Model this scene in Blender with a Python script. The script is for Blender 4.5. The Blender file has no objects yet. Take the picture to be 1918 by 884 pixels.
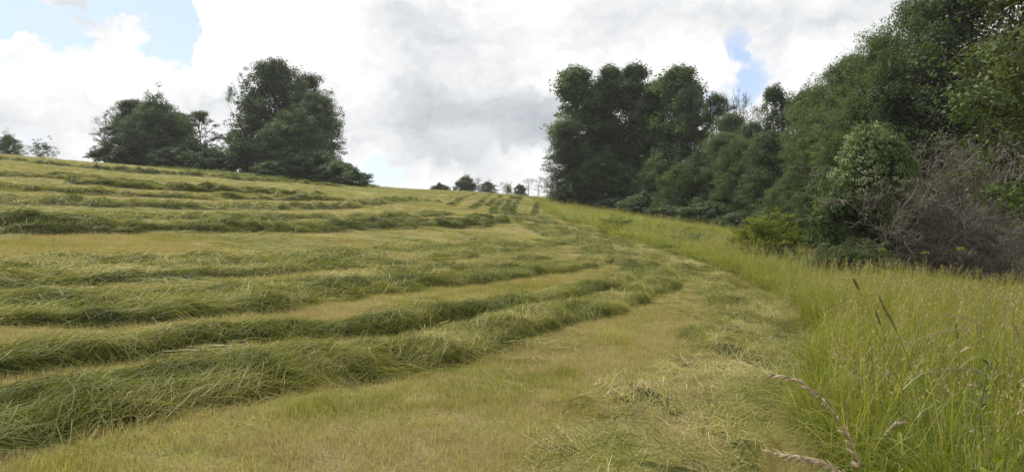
import bpy, math
import numpy as np
from mathutils import Vector

sc = bpy.context.scene
COL = sc.collection
rng = np.random.default_rng(7)
R = math.radians

# ------------------------------------------------------------------ camera, world, sun, exposure
EYE = 1.6
F = 1450.0                       # focal length in pixels of the 1918 px wide photograph
cam_d = bpy.data.cameras.new('camera')
cam_d.sensor_width = 36.0
cam_d.lens = 36.0 * F / 1918.0
cam_d.clip_start = 0.05
cam_d.clip_end = 20000
cam = bpy.data.objects.new('camera', cam_d)
cam.location = (0, 0, EYE)
cam.rotation_euler = (R(90), 0, 0)
COL.objects.link(cam)
sc.camera = cam
sc.view_settings.view_transform = 'Standard'
sc.view_settings.look = 'None'
sc.view_settings.exposure = 0.16
sc.view_settings.gamma = 1.0
sc.cycles.max_bounces = 6
sc.cycles.transparent_max_bounces = 6
sc.cycles.use_denoising = True

SUN_EL, SUN_AZ = 50.0, -34.0     # azimuth from +Y, positive to the right
sd = Vector((math.sin(R(SUN_AZ)) * math.cos(R(SUN_EL)), math.cos(R(SUN_AZ)) * math.cos(R(SUN_EL)), math.sin(R(SUN_EL))))
sun_d = bpy.data.lights.new('sun', 'SUN')
sun_d.energy = 4.6
sun_d.angle = R(4)
sun_d.color = (1.0, 0.95, 0.87)
sun = bpy.data.objects.new('sun', sun_d)
sun.rotation_euler = sd.to_track_quat('Z', 'Y').to_euler()
sun.location = (0, 0, 60)
COL.objects.link(sun)


class NT:
    """small helper for writing node trees"""
    def __init__(s, tree):
        s.t = tree
        s.t.nodes.clear()

    def n(s, typ, ins=None, **props):
        nd = s.t.nodes.new(typ)
        for k, v in props.items():
            setattr(nd, k, v)
        for k, v in (ins or {}).items():
            sock = nd.inputs[k]
            if isinstance(v, bpy.types.NodeSocket):
                s.t.links.new(v, sock)
            else:
                sock.default_value = v
        return nd

    def m(s, op, a, b=0.0, c=0.0, clamp=False):
        nd = s.t.nodes.new('ShaderNodeMath')
        nd.operation = op
        nd.use_clamp = clamp
        for i, v in enumerate((a, b, c)):
            if isinstance(v, bpy.types.NodeSocket):
                s.t.links.new(v, nd.inputs[i])
            else:
                nd.inputs[i].default_value = v
        return nd.outputs[0]

    def v(s, op, a, b=(0, 0, 0)):
        nd = s.t.nodes.new('ShaderNodeVectorMath')
        nd.operation = op
        for i, q in enumerate((a, b)):
            if isinstance(q, bpy.types.NodeSocket):
                s.t.links.new(q, nd.inputs[i])
            else:
                nd.inputs[i].default_value = q
        return nd.outputs['Value'] if op in ('LENGTH', 'DISTANCE', 'DOT_PRODUCT') else nd.outputs[0]

    def ss(s, x, lo, hi, a=0.0, b=1.0):
        nd = s.n('ShaderNodeMapRange', {'Value': x, 'From Min': lo, 'From Max': hi, 'To Min': a, 'To Max': b}, interpolation_type='SMOOTHSTEP')
        return nd.outputs[0]

    def mixc(s, f, a, b, blend='MIX'):
        nd = s.t.nodes.new('ShaderNodeMix')
        nd.data_type = 'RGBA'
        nd.blend_type = blend
        for k, q in ((0, f), (6, a), (7, b)):
            if isinstance(q, bpy.types.NodeSocket):
                s.t.links.new(q, nd.inputs[k])
            elif k == 0:
                nd.inputs[0].default_value = q
            else:
                nd.inputs[k].default_value = (*q, 1)
        return nd.outputs[2]

    def noise(s, vec, scale, detail=4.0, rough=0.55, w=None):
        nd = s.n('ShaderNodeTexNoise', {'Vector': vec, 'Scale': scale, 'Detail': detail, 'Roughness': rough})
        return nd.outputs[0], nd.outputs[1]


# ------------------------------------------------------------------ sky: Nishita sky behind a broken layer of cumulus
world = bpy.data.worlds.new('World')
sc.world = world
world.use_nodes = True
w = NT(world.node_tree)
sky = w.n('ShaderNodeTexSky', sky_type='NISHITA', sun_disc=False, sun_elevation=R(SUN_EL), sun_rotation=R(SUN_AZ), altitude=200, air_density=1.0, dust_density=1.2, ozone_density=1.0)
D = w.n('ShaderNodeTexCoord').outputs['Generated']
# warp the direction a little so cloud rims billow
_, wc = w.noise(D, 5.5, 7, 0.6)
warp = w.v('MULTIPLY', w.v('SUBTRACT', wc, (0.5, 0.5, 0.5)), (0.115, 0.115, 0.115))
_, wc2 = w.noise(D, 26, 5, 0.6)
warp2 = w.v('MULTIPLY', w.v('SUBTRACT', wc2, (0.5, 0.5, 0.5)), (0.045, 0.045, 0.045))
DW = w.v('ADD', D, w.v('ADD', warp, warp2))


def pdir(px, py):
    return Vector(((px - 959) / F, 1.0, (442 - py) / F)).normalized()


def blob(vec, px, py, rx, ry, soft=0.55):
    """a soft elliptical patch of sky about a fixed compass direction"""
    c = pdir(px, py)
    sx, sz = F / rx, F / ry
    k = (sx, (sx + sz) / 2, sz)
    d = w.v('LENGTH', w.v('MULTIPLY', w.v('SUBTRACT', vec, tuple(c)), k))
    return w.ss(d, 1.0 + soft, 1.0 - soft)


def addup(items):
    tot = None
    for amp, val in items:
        t = w.m('MULTIPLY', val, amp)
        tot = t if tot is None else w.m('ADD', tot, t)
    return tot


cover_n, _ = w.noise(w.v('MULTIPLY', D, (1, 1, 1.8)), 3.1, 7, 0.58)
cover_f, _ = w.noise(w.v('MULTIPLY', D, (1, 1, 1.5)), 12.0, 6, 0.6)
cover = w.m('ADD', w.m('MULTIPLY_ADD', cover_n, 1.6, -0.38), w.m('MULTIPLY', cover_f, 0.8))
gaps = [(1.2, 15, 110, 90, 80), (1.0, 175, 80, 62, 45), (0.95, 250, 22, 70, 30), (1.0, 300, 100, 38, 55), (0.9, 335, 45, 34, 45), (0.7, 425, 150, 52, 38), (0.50, 1402, 140, 32, 54),
        (0.55, 1362, 72, 28, 32), (0.55, 672, 42, 50, 22), (0.5, 690, 328, 60, 30), (0.5, 45, 262, 70, 22), (0.3, 1290, 190, 80, 30)]
cov = w.m('SUBTRACT', cover, addup([(a, blob(DW, x, y, rx, ry, 0.45)) for a, x, y, rx, ry in gaps]))
solids = [(0.8, 140, 180, 200, 85), (0.7, 560, 90, 210, 95), (0.5, 930, 150, 330, 150), (0.6, 1620, 120, 180, 120), (0.6, 110, 20, 80, 24),
          (0.6, 300, 210, 170, 90), (0.75, 235, 60, 38, 34), (0.55, 60, 110, 60, 14), (0.5, 160, 60, 50, 12), (0.4, 1180, 60, 260, 80), (0.45, 800, 320, 80, 36)]
cov = w.m('ADD', cov, addup([(a, blob(DW, x, y, rx, ry, 0.4)) for a, x, y, rx, ry in solids]))
alpha = w.ss(cov, 0.40, 0.74)
# brightness of the cloud: blinding white where thin and toward the sun, grey in thick undersides
bn, _ = w.noise(w.v('MULTIPLY', DW, (1, 1, 2.0)), 7.0, 7, 0.6)
bright = w.m('MULTIPLY_ADD', bn, 0.98, 0.405)
shade = [(0.30, 905, 235, 165, 70, 0.95), (0.05, 1010, 130, 330, 130, 0.9), (0.12, 95, 232, 120, 26, 0.8), (0.10, 260, 180, 120, 60, 0.8),
         (0.07, 1230, 40, 330, 40, 0.8), (0.13, 1580, 55, 240, 60, 0.8), (0.09, 760, 250, 90, 70, 0.9), (0.10, 470, 165, 130, 40, 0.8), (0.14, 760, 20, 120, 40, 0.9)]
light = [(0.20, 985, 298, 58, 22, 0.7), (0.18, 800, 325, 60, 30, 0.7), (0.16, 1500, 110, 140, 40, 0.8), (0.22, 520, 75, 190, 70, 0.8),
         (0.16, 160, 125, 200, 50, 0.8), (0.14, 700, 205, 55, 40, 0.8), (0.12, 1120, 130, 120, 40, 0.8), (0.15, 660, 300, 40, 20, 0.8)]
bright = w.m('SUBTRACT', bright, addup([(a, blob(DW, x, y, rx, ry, s)) for a, x, y, rx, ry, s in shade]))
bright = w.m('ADD', bright, addup([(a, blob(DW, x, y, rx, ry, s)) for a, x, y, rx, ry, s in light]))
bright = w.m('MINIMUM', w.m('MAXIMUM', bright, 0.2), 1.0)
tone = w.mixc(w.ss(bright, 0.3, 0.95), (0.87, 0.97, 1.05), (1.0, 1.0, 1.01))
cloud = w.mixc(1.0, tone, w.n('ShaderNodeCombineXYZ', {0: bright, 1: bright, 2: bright}).outputs[0], 'MULTIPLY')
cloud = w.v('MULTIPLY', cloud, (9.8, 9.8, 9.8))
veil = w.v('ADD', w.v('MULTIPLY', sky.outputs[0], (0.8, 0.77, 0.8)), (2.3, 2.85, 3.9))     # thin high haze in the gaps
final = w.mixc(alpha, (0, 0, 0), (0, 0, 0))
mx = final.node
w.t.links.new(veil, mx.inputs[6])
w.t.links.new(cloud, mx.inputs[7])
bg = w.n('ShaderNodeBackground', {'Color': final, 'Strength': 0.1})
out = w.n('ShaderNodeOutputWorld', {'Surface': bg.outputs[0]})
world.cycles.sampling_method = 'MANUAL'
world.cycles.sample_map_resolution = 512


# ------------------------------------------------------------------ small maths
def vnoise(x, y, seed=0.0):
    x = np.asarray(x, float); y = np.asarray(y, float)
    xi, yi = np.floor(x), np.floor(y)
    fx, fy = x - xi, y - yi
    fx = fx * fx * (3 - 2 * fx); fy = fy * fy * (3 - 2 * fy)

    def h(a, b):
        q = np.sin(a * 127.1 + b * 311.7 + seed * 74.7) * 43758.5453
        return q - np.floor(q)
    return (h(xi, yi) * (1 - fx) + h(xi + 1, yi) * fx) * (1 - fy) + (h(xi, yi + 1) * (1 - fx) + h(xi + 1, yi + 1) * fx) * fy


def fbm(x, y, seed=0.0, octs=3):
    t, a, tot = 0, 1.0, 0
    for o in range(octs):
        t = t + a * vnoise(x * 2 ** o, y * 2 ** o, seed + 3.1 * o)
        tot += a
        a *= 0.5
    return t / tot


def unit(v):
    return v / np.maximum(np.linalg.norm(v, axis=-1, keepdims=True), 1e-9)


# ------------------------------------------------------------------ the lie of the land
_td = np.arange(-100, 900, 0.5)


def _tab(d, v, win):
    t = np.interp(_td, d, v)
    k = np.ones(win) / win
    return np.convolve(np.pad(t, (win, win), 'edge'), k, 'same')[win:-win]


_A = _tab([-100, 0, 10, 20, 32, 45, 60, 80, 100, 130, 160, 250, 600, 900], [-4, 0, .5, 1.03, 1.85, 2.95, 3.65, 5.0, 6.4, 8.45, 9.1, 8, -6, -8], 13)
_BL = _tab([-100, 0, 80, 100, 130, 250, 600, 900], [.09, .095, .095, .08, .05, .0, 0, 0], 25)
_BR = _tab([-100, 0, 25, 45, 60, 90, 130, 250, 900], [.095, .095, .095, .10, .11, .10, .09, .05, .02], 25)


def zg(x, y):
    x = np.asarray(x, float); y = np.asarray(y, float)
    xs = x / (1 + (np.abs(x) / 120) ** 4) ** 0.25
    A = np.interp(y, _td, _A)
    B = np.where(x < 0, np.interp(y, _td, _BL), np.interp(y, _td, _BR))
    r = np.sqrt(x * x + y * y)
    und = (fbm(x / 9, y / 9, 2, 2) - .5) * 0.30 * np.clip(r / 25, .15, 1)
    return A - B * xs + und


def ground_at(px, py):
    """the point of the ground that lies under a direction seen from the path"""
    u, v = (px - 959) / F, (442 - py) / F
    d = np.concatenate([np.arange(2, 60, 0.05), np.arange(60, 400, 0.25)])
    z = zg(u * d, d) - EYE - v * d
    i = np.argmax(z > 0)
    if not (z > 0).any():
        i = int(np.argmax(z / d))
    dd = d[i]
    return np.array([u * dd, dd])


def line(pix):
    return np.array([ground_at(a, b) for a, b in pix])


# edge of the mown field against the uncut grass: x as a function of y
_edge = line([(1530, 884), (1522, 760), (1530, 660), (1529, 591), (1479, 572), (1419, 541), (1353, 508), (1278, 482), (1200, 459), (1120, 437), (1060, 416), (1025, 400), (1012, 386)])
_edge = _edge[np.argsort(_edge[:, 1])]


def edge_x(y):
    return np.interp(y, _edge[:, 1], _edge[:, 0])


# ------------------------------------------------------------------ mesh helpers
def mesh_np(name, verts, quads=None, tris=None, attrs=None, mat=None, smooth=False):
    me = bpy.data.meshes.new(name)
    verts = np.asarray(verts, np.float32).reshape(-1, 3)
    loops, starts = [], []
    n0 = 0
    if quads is not None and len(quads):
        loops.append(np.asarray(quads, np.int32).ravel()); starts.append(np.arange(len(quads)) * 4); n0 = len(quads) * 4
    if tris is not None and len(tris):
        loops.append(np.asarray(tris, np.int32).ravel()); starts.append(n0 + np.arange(len(tris)) * 3)
    me.vertices.add(len(verts))
    me.vertices.foreach_set('co', verts.ravel())
    if loops:
        L = np.concatenate(loops); S = np.concatenate(starts)
        me.loops.add(len(L)); me.loops.foreach_set('vertex_index', L)
        me.polygons.add(len(S)); me.polygons.foreach_set('loop_start', S.astype(np.int32))
        me.update(calc_edges=True)
        if smooth:
            me.polygons.foreach_set('use_smooth', np.ones(len(S), bool))
    for k, a in (attrs or {}).items():
        a = np.asarray(a, np.float32)
        at = me.attributes.new(k, 'FLOAT' if a.ndim == 1 else 'FLOAT_VECTOR', 'POINT')
        at.data.foreach_set('value' if a.ndim == 1 else 'vector', a.ravel())
    if mat:
        for m_ in (mat if isinstance(mat, (list, tuple)) else [mat]):
            me.materials.append(m_)
    return me


def obj(name, me, parent=None, loc=None, rotz=0.0, scale=None, link=True):
    o = bpy.data.objects.new(name, me)
    if link:
        COL.objects.link(o)
    if parent is not None:
        o.parent = parent
    if loc is not None:
        o.location = tuple(map(float, loc))
    o.rotation_euler = (0, 0, rotz)
    if scale is not None:
        o.scale = scale
    return o


def tag(o, label=None, cat=None, group=None, kind=None):
    for k, v in (('label', label), ('category', cat), ('group', group), ('kind', kind)):
        if v:
            o[k] = v
    return o


def strips(pts, width, side, tint=None):
    """ribbons: pts (n,k,3), width (n,k), side (n,3) or (n,k,3) -> verts, quads, per-vertex tint"""
    n, k, _ = pts.shape
    if side.ndim == 2:
        side = side[:, None, :]
    off = side * width[:, :, None] * 0.5
    V = np.stack([pts - off, pts + off], 2).reshape(-1, 3)
    b = (np.arange(n) * k * 2)[:, None] + (np.arange(k - 1) * 2)[None, :]
    Q = np.stack([b, b + 1, b + 3, b + 2], -1).reshape(-1, 4)
    T = None if tint is None else np.repeat(tint, k * 2)
    return V, Q, T


def tubes(paths, rad, sides):
    """paths (n,k,3), rad (n,k) -> verts, quads"""
    n, k, _ = paths.shape
    tan = np.zeros_like(paths)
    tan[:, 1:-1] = paths[:, 2:] - paths[:, :-2]
    tan[:, 0] = paths[:, 1] - paths[:, 0]
    tan[:, -1] = paths[:, -1] - paths[:, -2]
    tan = unit(tan)
    ref = np.where(np.abs(tan[:, :, 2:3]) > .9, np.array([1., 0, 0]), np.array([0, 0, 1.]))
    a = unit(np.cross(tan, ref)); b = np.cross(tan, a)
    th = np.arange(sides) / sides * 2 * np.pi
    V = paths[:, :, None, :] + rad[:, :, None, None] * (a[:, :, None, :] * np.cos(th)[None, None, :, None] + b[:, :, None, :] * np.sin(th)[None, None, :, None])
    base = (np.arange(n) * k * sides)[:, None, None] + (np.arange(k - 1) * sides)[None, :, None] + np.arange(sides)[None, None, :]
    nxt = (np.arange(n) * k * sides)[:, None, None] + (np.arange(k - 1) * sides)[None, :, None] + ((np.arange(sides) + 1) % sides)[None, None, :]
    Q = np.stack([base, nxt, nxt + sides, base + sides], -1).reshape(-1, 4)
    return V.reshape(-1, 3), Q


def join(parts):
    V, Q, T, o = [], [], [], 0
    for p in parts:
        V.append(p[0]); Q.append(p[1] + o); o += len(p[0])
        if len(p) > 2 and p[2] is not None:
            T.append(p[2])
    return np.concatenate(V), np.concatenate(Q), (np.concatenate(T) if T else None)


# ------------------------------------------------------------------ materials
def ramp(nt, fac, stops):
    nd = nt.n('ShaderNodeValToRGB', {'Fac': fac})
    cr = nd.color_ramp
    while len(cr.elements) < len(stops):
        cr.elements.new(0.5)
    for e, (p, c) in zip(cr.elements, stops):
        e.position = p
        e.color = (*c, 1)
    return nd.outputs[0]


def leafy(name, stops, transl=0.35, rough=0.6, spec=0.3, vary=0.25, tcol=(1.15, 1.25, 0.6)):
    m_ = bpy.data.materials.new(name)
    m_.use_nodes = True
    t = NT(m_.node_tree)
    at = t.n('ShaderNodeAttribute', attribute_name='tint').outputs['Fac']
    c = ramp(t, at, stops)
    rnd = t.n('ShaderNodeObjectInfo').outputs['Random']
    f = t.m('MULTIPLY_ADD', rnd, vary * 2, 1 - vary)
    c = t.v('MULTIPLY', c, t.n('ShaderNodeCombineXYZ', {0: f, 1: f, 2: f}).outputs[0])
    p = t.n('ShaderNodeBsdfPrincipled', {'Base Color': c, 'Roughness': rough, 'Specular IOR Level': spec})
    tr = t.n('ShaderNodeBsdfTranslucent', {'Color': t.v('MULTIPLY', c, tcol)})
    mx_ = t.n('ShaderNodeMixShader', {0: transl, 1: p.outputs[0], 2: tr.outputs[0]})
    t.n('ShaderNodeOutputMaterial', {'Surface': mx_.outputs[0]})
    return m_


def bark(name, a, b, scale=18):
    m_ = bpy.data.materials.new(name)
    m_.use_nodes = True
    t = NT(m_.node_tree)
    g = t.n('ShaderNodeTexCoord').outputs['Object']
    n_, _ = t.noise(t.v('MULTIPLY', g, (1, 1, .25)), scale, 6, .65)
    c = t.mixc(t.ss(n_, .35, .68), a, b)
    bm_ = t.n('ShaderNodeBump', {'Height': n_, 'Strength': .6, 'Distance': .03})
    p = t.n('ShaderNodeBsdfPrincipled', {'Base Color': c, 'Roughness': .9, 'Normal': bm_.outputs[0]})
    t.n('ShaderNodeOutputMaterial', {'Surface': p.outputs[0]})
    return m_


def ground_mat():
    m_ = bpy.data.materials.new('mown_ground')
    m_.use_nodes = True
    t = NT(m_.node_tree)
    g = t.n('ShaderNodeTexCoord').outputs['Object']
    verge = t.n('ShaderNodeAttribute', attribute_name='verge').outputs['Fac']
    big, _ = t.noise(g, .55, 5, .6)
    mid, _ = t.noise(g, 3.0, 5, .65)
    fine, _ = t.noise(g, 42, 4, .7)
    straw = t.mixc(t.ss(fine, .3, .7), (.17, .13, .06), (.36, .295, .14))
    green = t.mixc(t.ss(fine, .3, .7), (.14, .15, .03), (.30, .30, .08))
    c = t.mixc(t.ss(t.m('ADD', big, t.m('MULTIPLY', mid, .6)), .70, .98), straw, green)
    rough_green = t.mixc(t.ss(fine, .3, .7), (.035, .045, .012), (.10, .12, .03))
    c = t.mixc(verge, c, rough_green)
    bm_ = t.n('ShaderNodeBump', {'Height': t.m('ADD', fine, mid), 'Strength': .8, 'Distance': .05})
    p = t.n('ShaderNodeBsdfPrincipled', {'Base Color': c, 'Roughness': .95, 'Specular IOR Level': .1, 'Normal': bm_.outputs[0]})
    t.n('ShaderNodeOutputMaterial', {'Surface': p.outputs[0]})
    return m_


M_ground = ground_mat()
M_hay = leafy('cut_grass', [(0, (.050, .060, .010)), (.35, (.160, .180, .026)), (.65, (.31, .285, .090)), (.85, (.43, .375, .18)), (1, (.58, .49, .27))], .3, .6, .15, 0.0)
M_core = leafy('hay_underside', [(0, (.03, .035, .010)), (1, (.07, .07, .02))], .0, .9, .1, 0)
M_stub = leafy('stubble_straw', [(0, (.13, .16, .022)), (.35, (.29, .275, .070)), (.7, (.42, .345, .165)), (1, (.36, .27, .17))], .3, .6, .2, .22)
M_tall = leafy('uncut_grass', [(0, (.05, .085, .008)), (.45, (.165, .205, .022)), (.8, (.29, .29, .048)), (1, (.40, .36, .13))], .42, .45, .35, .2, (1.2, 1.2, .5))
M_seed = leafy('grass_seed', [(0, (.12, .09, .04)), (.5, (.32, .245, .14)), (1, (.52, .42, .30))], .3, .6, .3, .15)
M_leaf_dark = leafy('leaf_dark', [(0, (.048, .070, .038)), (.5, (.092, .122, .062)), (1, (.15, .185, .095))], .40, .62, .16, .22)
M_leaf_mid = leafy('leaf_mid', [(0, (.046, .070, .028)), (.5, (.092, .130, .050)), (1, (.155, .195, .078))], .42, .62, .16, .22)
M_leaf_lite = leafy('leaf_light', [(0, (.040, .060, .022)), (.5, (.088, .115, .040)), (1, (.19, .21, .09))], .32, .62, .16, .15)
M_leaf_yel = leafy('leaf_yellow', [(0, (.075, .10, .012)), (.5, (.175, .20, .024)), (1, (.29, .30, .045))], .42, .62, .16, .12)
M_bark = bark('bark_grey', (.035, .030, .025), (.11, .095, .08))
M_dead = bark('bark_dead', (.078, .067, .047), (.28, .245, .185), 26)
M_petal = leafy('petal', [(0, (.33, .38, .22)), (1, (.58, .60, .44))], .3, .5, .3, .1)

# ------------------------------------------------------------------ ground: one sheet out past the horizon
rr = np.concatenate([[0.25], np.geomspace(0.6, 60, 150), np.geomspace(61, 170, 70), np.geomspace(175, 6000, 45)])
fa = np.concatenate([np.linspace(-50, 50, 300), np.linspace(50, 310, 100)[1:-1]])
th = np.radians(fa)
GX = rr[:, None] * np.sin(th)[None, :]
GY = rr[:, None] * np.cos(th)[None, :]
GZ = zg(GX, GY)
GZ = GZ + (fbm(GX * 3.1, GY * 3.1, 9, 3) - .5) * .06 * np.exp(-rr / 30)[:, None]
# the far country sinks to a plain
far = np.clip((rr - 500) / 1500, 0, 1)[:, None]
GZ = GZ * (1 - far) + (-12) * far
nr, na = GX.shape
ii, jj = np.meshgrid(np.arange(nr - 1), np.arange(na), indexing='ij')
j2 = (jj + 1) % na
Q = np.stack([ii * na + jj, ii * na + j2, (ii + 1) * na + j2, (ii + 1) * na + jj], -1).reshape(-1, 4)
V = np.stack([GX, GY, GZ], -1).reshape(-1, 3)
V = np.vstack([V, [[0, 0, float(zg(0, 0))]]])
T3 = np.stack([np.full(na, len(V) - 1), (np.arange(na) + 1) % na, np.arange(na)], -1)


def left_verge(x, y):
    """uncut strip round the clump of trees on the left rise"""
    cx = np.interp(y, [70, 130], [-27, -38])
    e = ((x - cx) / 15) ** 2 + ((y - 103) / 18) ** 2
    return np.clip((1.1 - e) * 4, 0, 1)


vg = np.clip((V[:, 0] - edge_x(V[:, 1])) / 0.5 + .5, 0, 1) * np.clip((V[:, 1] + 20) / 5, 0, 1)
vg = np.maximum(vg, left_verge(V[:, 0], V[:, 1]))
vg = np.maximum(vg, np.clip((np.hypot(V[:, 0], V[:, 1]) - 260) / 60, 0, 1))
ground = obj('ground', mesh_np('ground', V, Q, T3, {'verge': vg}, M_ground, True))
tag(ground, kind='structure')


# ------------------------------------------------------------------ scattering for what nobody could count
def scatter_tree():
    ng = bpy.data.node_groups.new('scatter', 'GeometryNodeTree')
    ng.interface.new_socket('Geometry', in_out='INPUT', socket_type='NodeSocketGeometry')
    ng.interface.new_socket('Source', in_out='INPUT', socket_type='NodeSocketCollection')
    ng.interface.new_socket('Geometry', in_out='OUTPUT', socket_type='NodeSocketGeometry')
    N, L = ng.nodes, ng.links
    gi, go = N.new('NodeGroupInput'), N.new('NodeGroupOutput')
    ci = N.new('GeometryNodeCollectionInfo')
    ci.inputs['Separate Children'].default_value = True
    ci.inputs['Reset Children'].default_value = True
    L.new(gi.outputs['Source'], ci.inputs['Collection'])
    ip = N.new('GeometryNodeInstanceOnPoints')
    ip.inputs['Pick Instance'].default_value = True

    def na_(nm, ty):
        q = N.new('GeometryNodeInputNamedAttribute')
        q.data_type = ty
        q.inputs['Name'].default_value = nm
        return q.outputs[0]
    L.new(gi.outputs['Geometry'], ip.inputs['Points'])
    L.new(ci.outputs[0], ip.inputs['Instance'])
    L.new(na_('idx', 'INT'), ip.inputs['Instance Index'])
    L.new(na_('rot', 'FLOAT_VECTOR'), ip.inputs['Rotation'])
    L.new(na_('scl', 'FLOAT_VECTOR'), ip.inputs['Scale'])
    L.new(ip.outputs[0], go.inputs[0])
    return ng


SCATTER = scatter_tree()
SRC_ID = SCATTER.interface.items_tree['Source'].identifier


def scatter(name, pts, meshes, idx, rot, scl, label, cat):
    src = bpy.data.collections.new(name + '_tufts')
    for k, me in enumerate(meshes):
        src.objects.link(bpy.data.objects.new('%s_tuft_%02d' % (name, k), me))
    me = mesh_np(name, pts, attrs={'rot': rot, 'scl': scl})
    at = me.attributes.new('idx', 'INT', 'POINT')
    at.data.foreach_set('value', idx.astype(np.int32))
    o = obj(name, me)
    md = o.modifiers.new('scatter', 'NODES')
    md.node_group = SCATTER
    md[SRC_ID] = src
    tag(o, label, cat, kind='stuff')
    return o


def slope_rot(x, y, yaw):
    e = .4
    gx = (zg(x + e, y) - zg(x - e, y)) / (2 * e)
    gy = (zg(x, y + e) - zg(x, y - e)) / (2 * e)
    return np.stack([np.arctan(gy), -np.arctan(gx), yaw], -1) * np.array([.0, .0, 1.])


def polar_pts(n, r0, r1, a0, a1, p=1.0):
    """random ground points in a sector about the viewpoint, p<2 favours the near ones"""
    u_ = rng.random(n)
    r = (r0 ** p + u_ * (r1 ** p - r0 ** p)) ** (1 / p)
    a = np.radians(rng.uniform(a0, a1, n))
    return r * np.sin(a), r * np.cos(a)


# ------------------------------------------------------------------ trees and shrubs
def form_r(kind, t):
    if kind == 'oval':
        return np.sin(np.pi * np.clip(.10 + .86 * t, 0, 1) ** .85) ** .7
    if kind == 'tall':
        return (np.clip(t + .25, 0, 1) ** .5) * np.clip(1.04 - t, 0, 1) ** .62
    if kind == 'spread':
        return np.clip(t + .35, 0, 1) ** .8 * np.clip(1.08 - t, 0, 1) ** .38
    if kind == 'bush':
        return np.clip(1.03 - t * t, 0, 1) ** .6
    if kind == 'cone':
        return np.clip(1.02 - t, 0, 1) ** .75 * (.5 + .5 * np.clip(t * 5, 0, 1))
    return np.ones_like(t)


def lerp_path(P, i, tau):
    """point on path P[i] (k points) at parameter tau"""
    k = P.shape[1]
    f = np.clip(tau, 0, .9999) * (k - 1)
    a = f.astype(int); fr = (f - a)[:, None]
    return P[i, a] * (1 - fr) + P[i, a + 1] * fr, unit(P[i, a + 1] - P[i, a])


def rand_unit(g, n):
    return unit(g.normal(size=(n, 3)))


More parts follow.
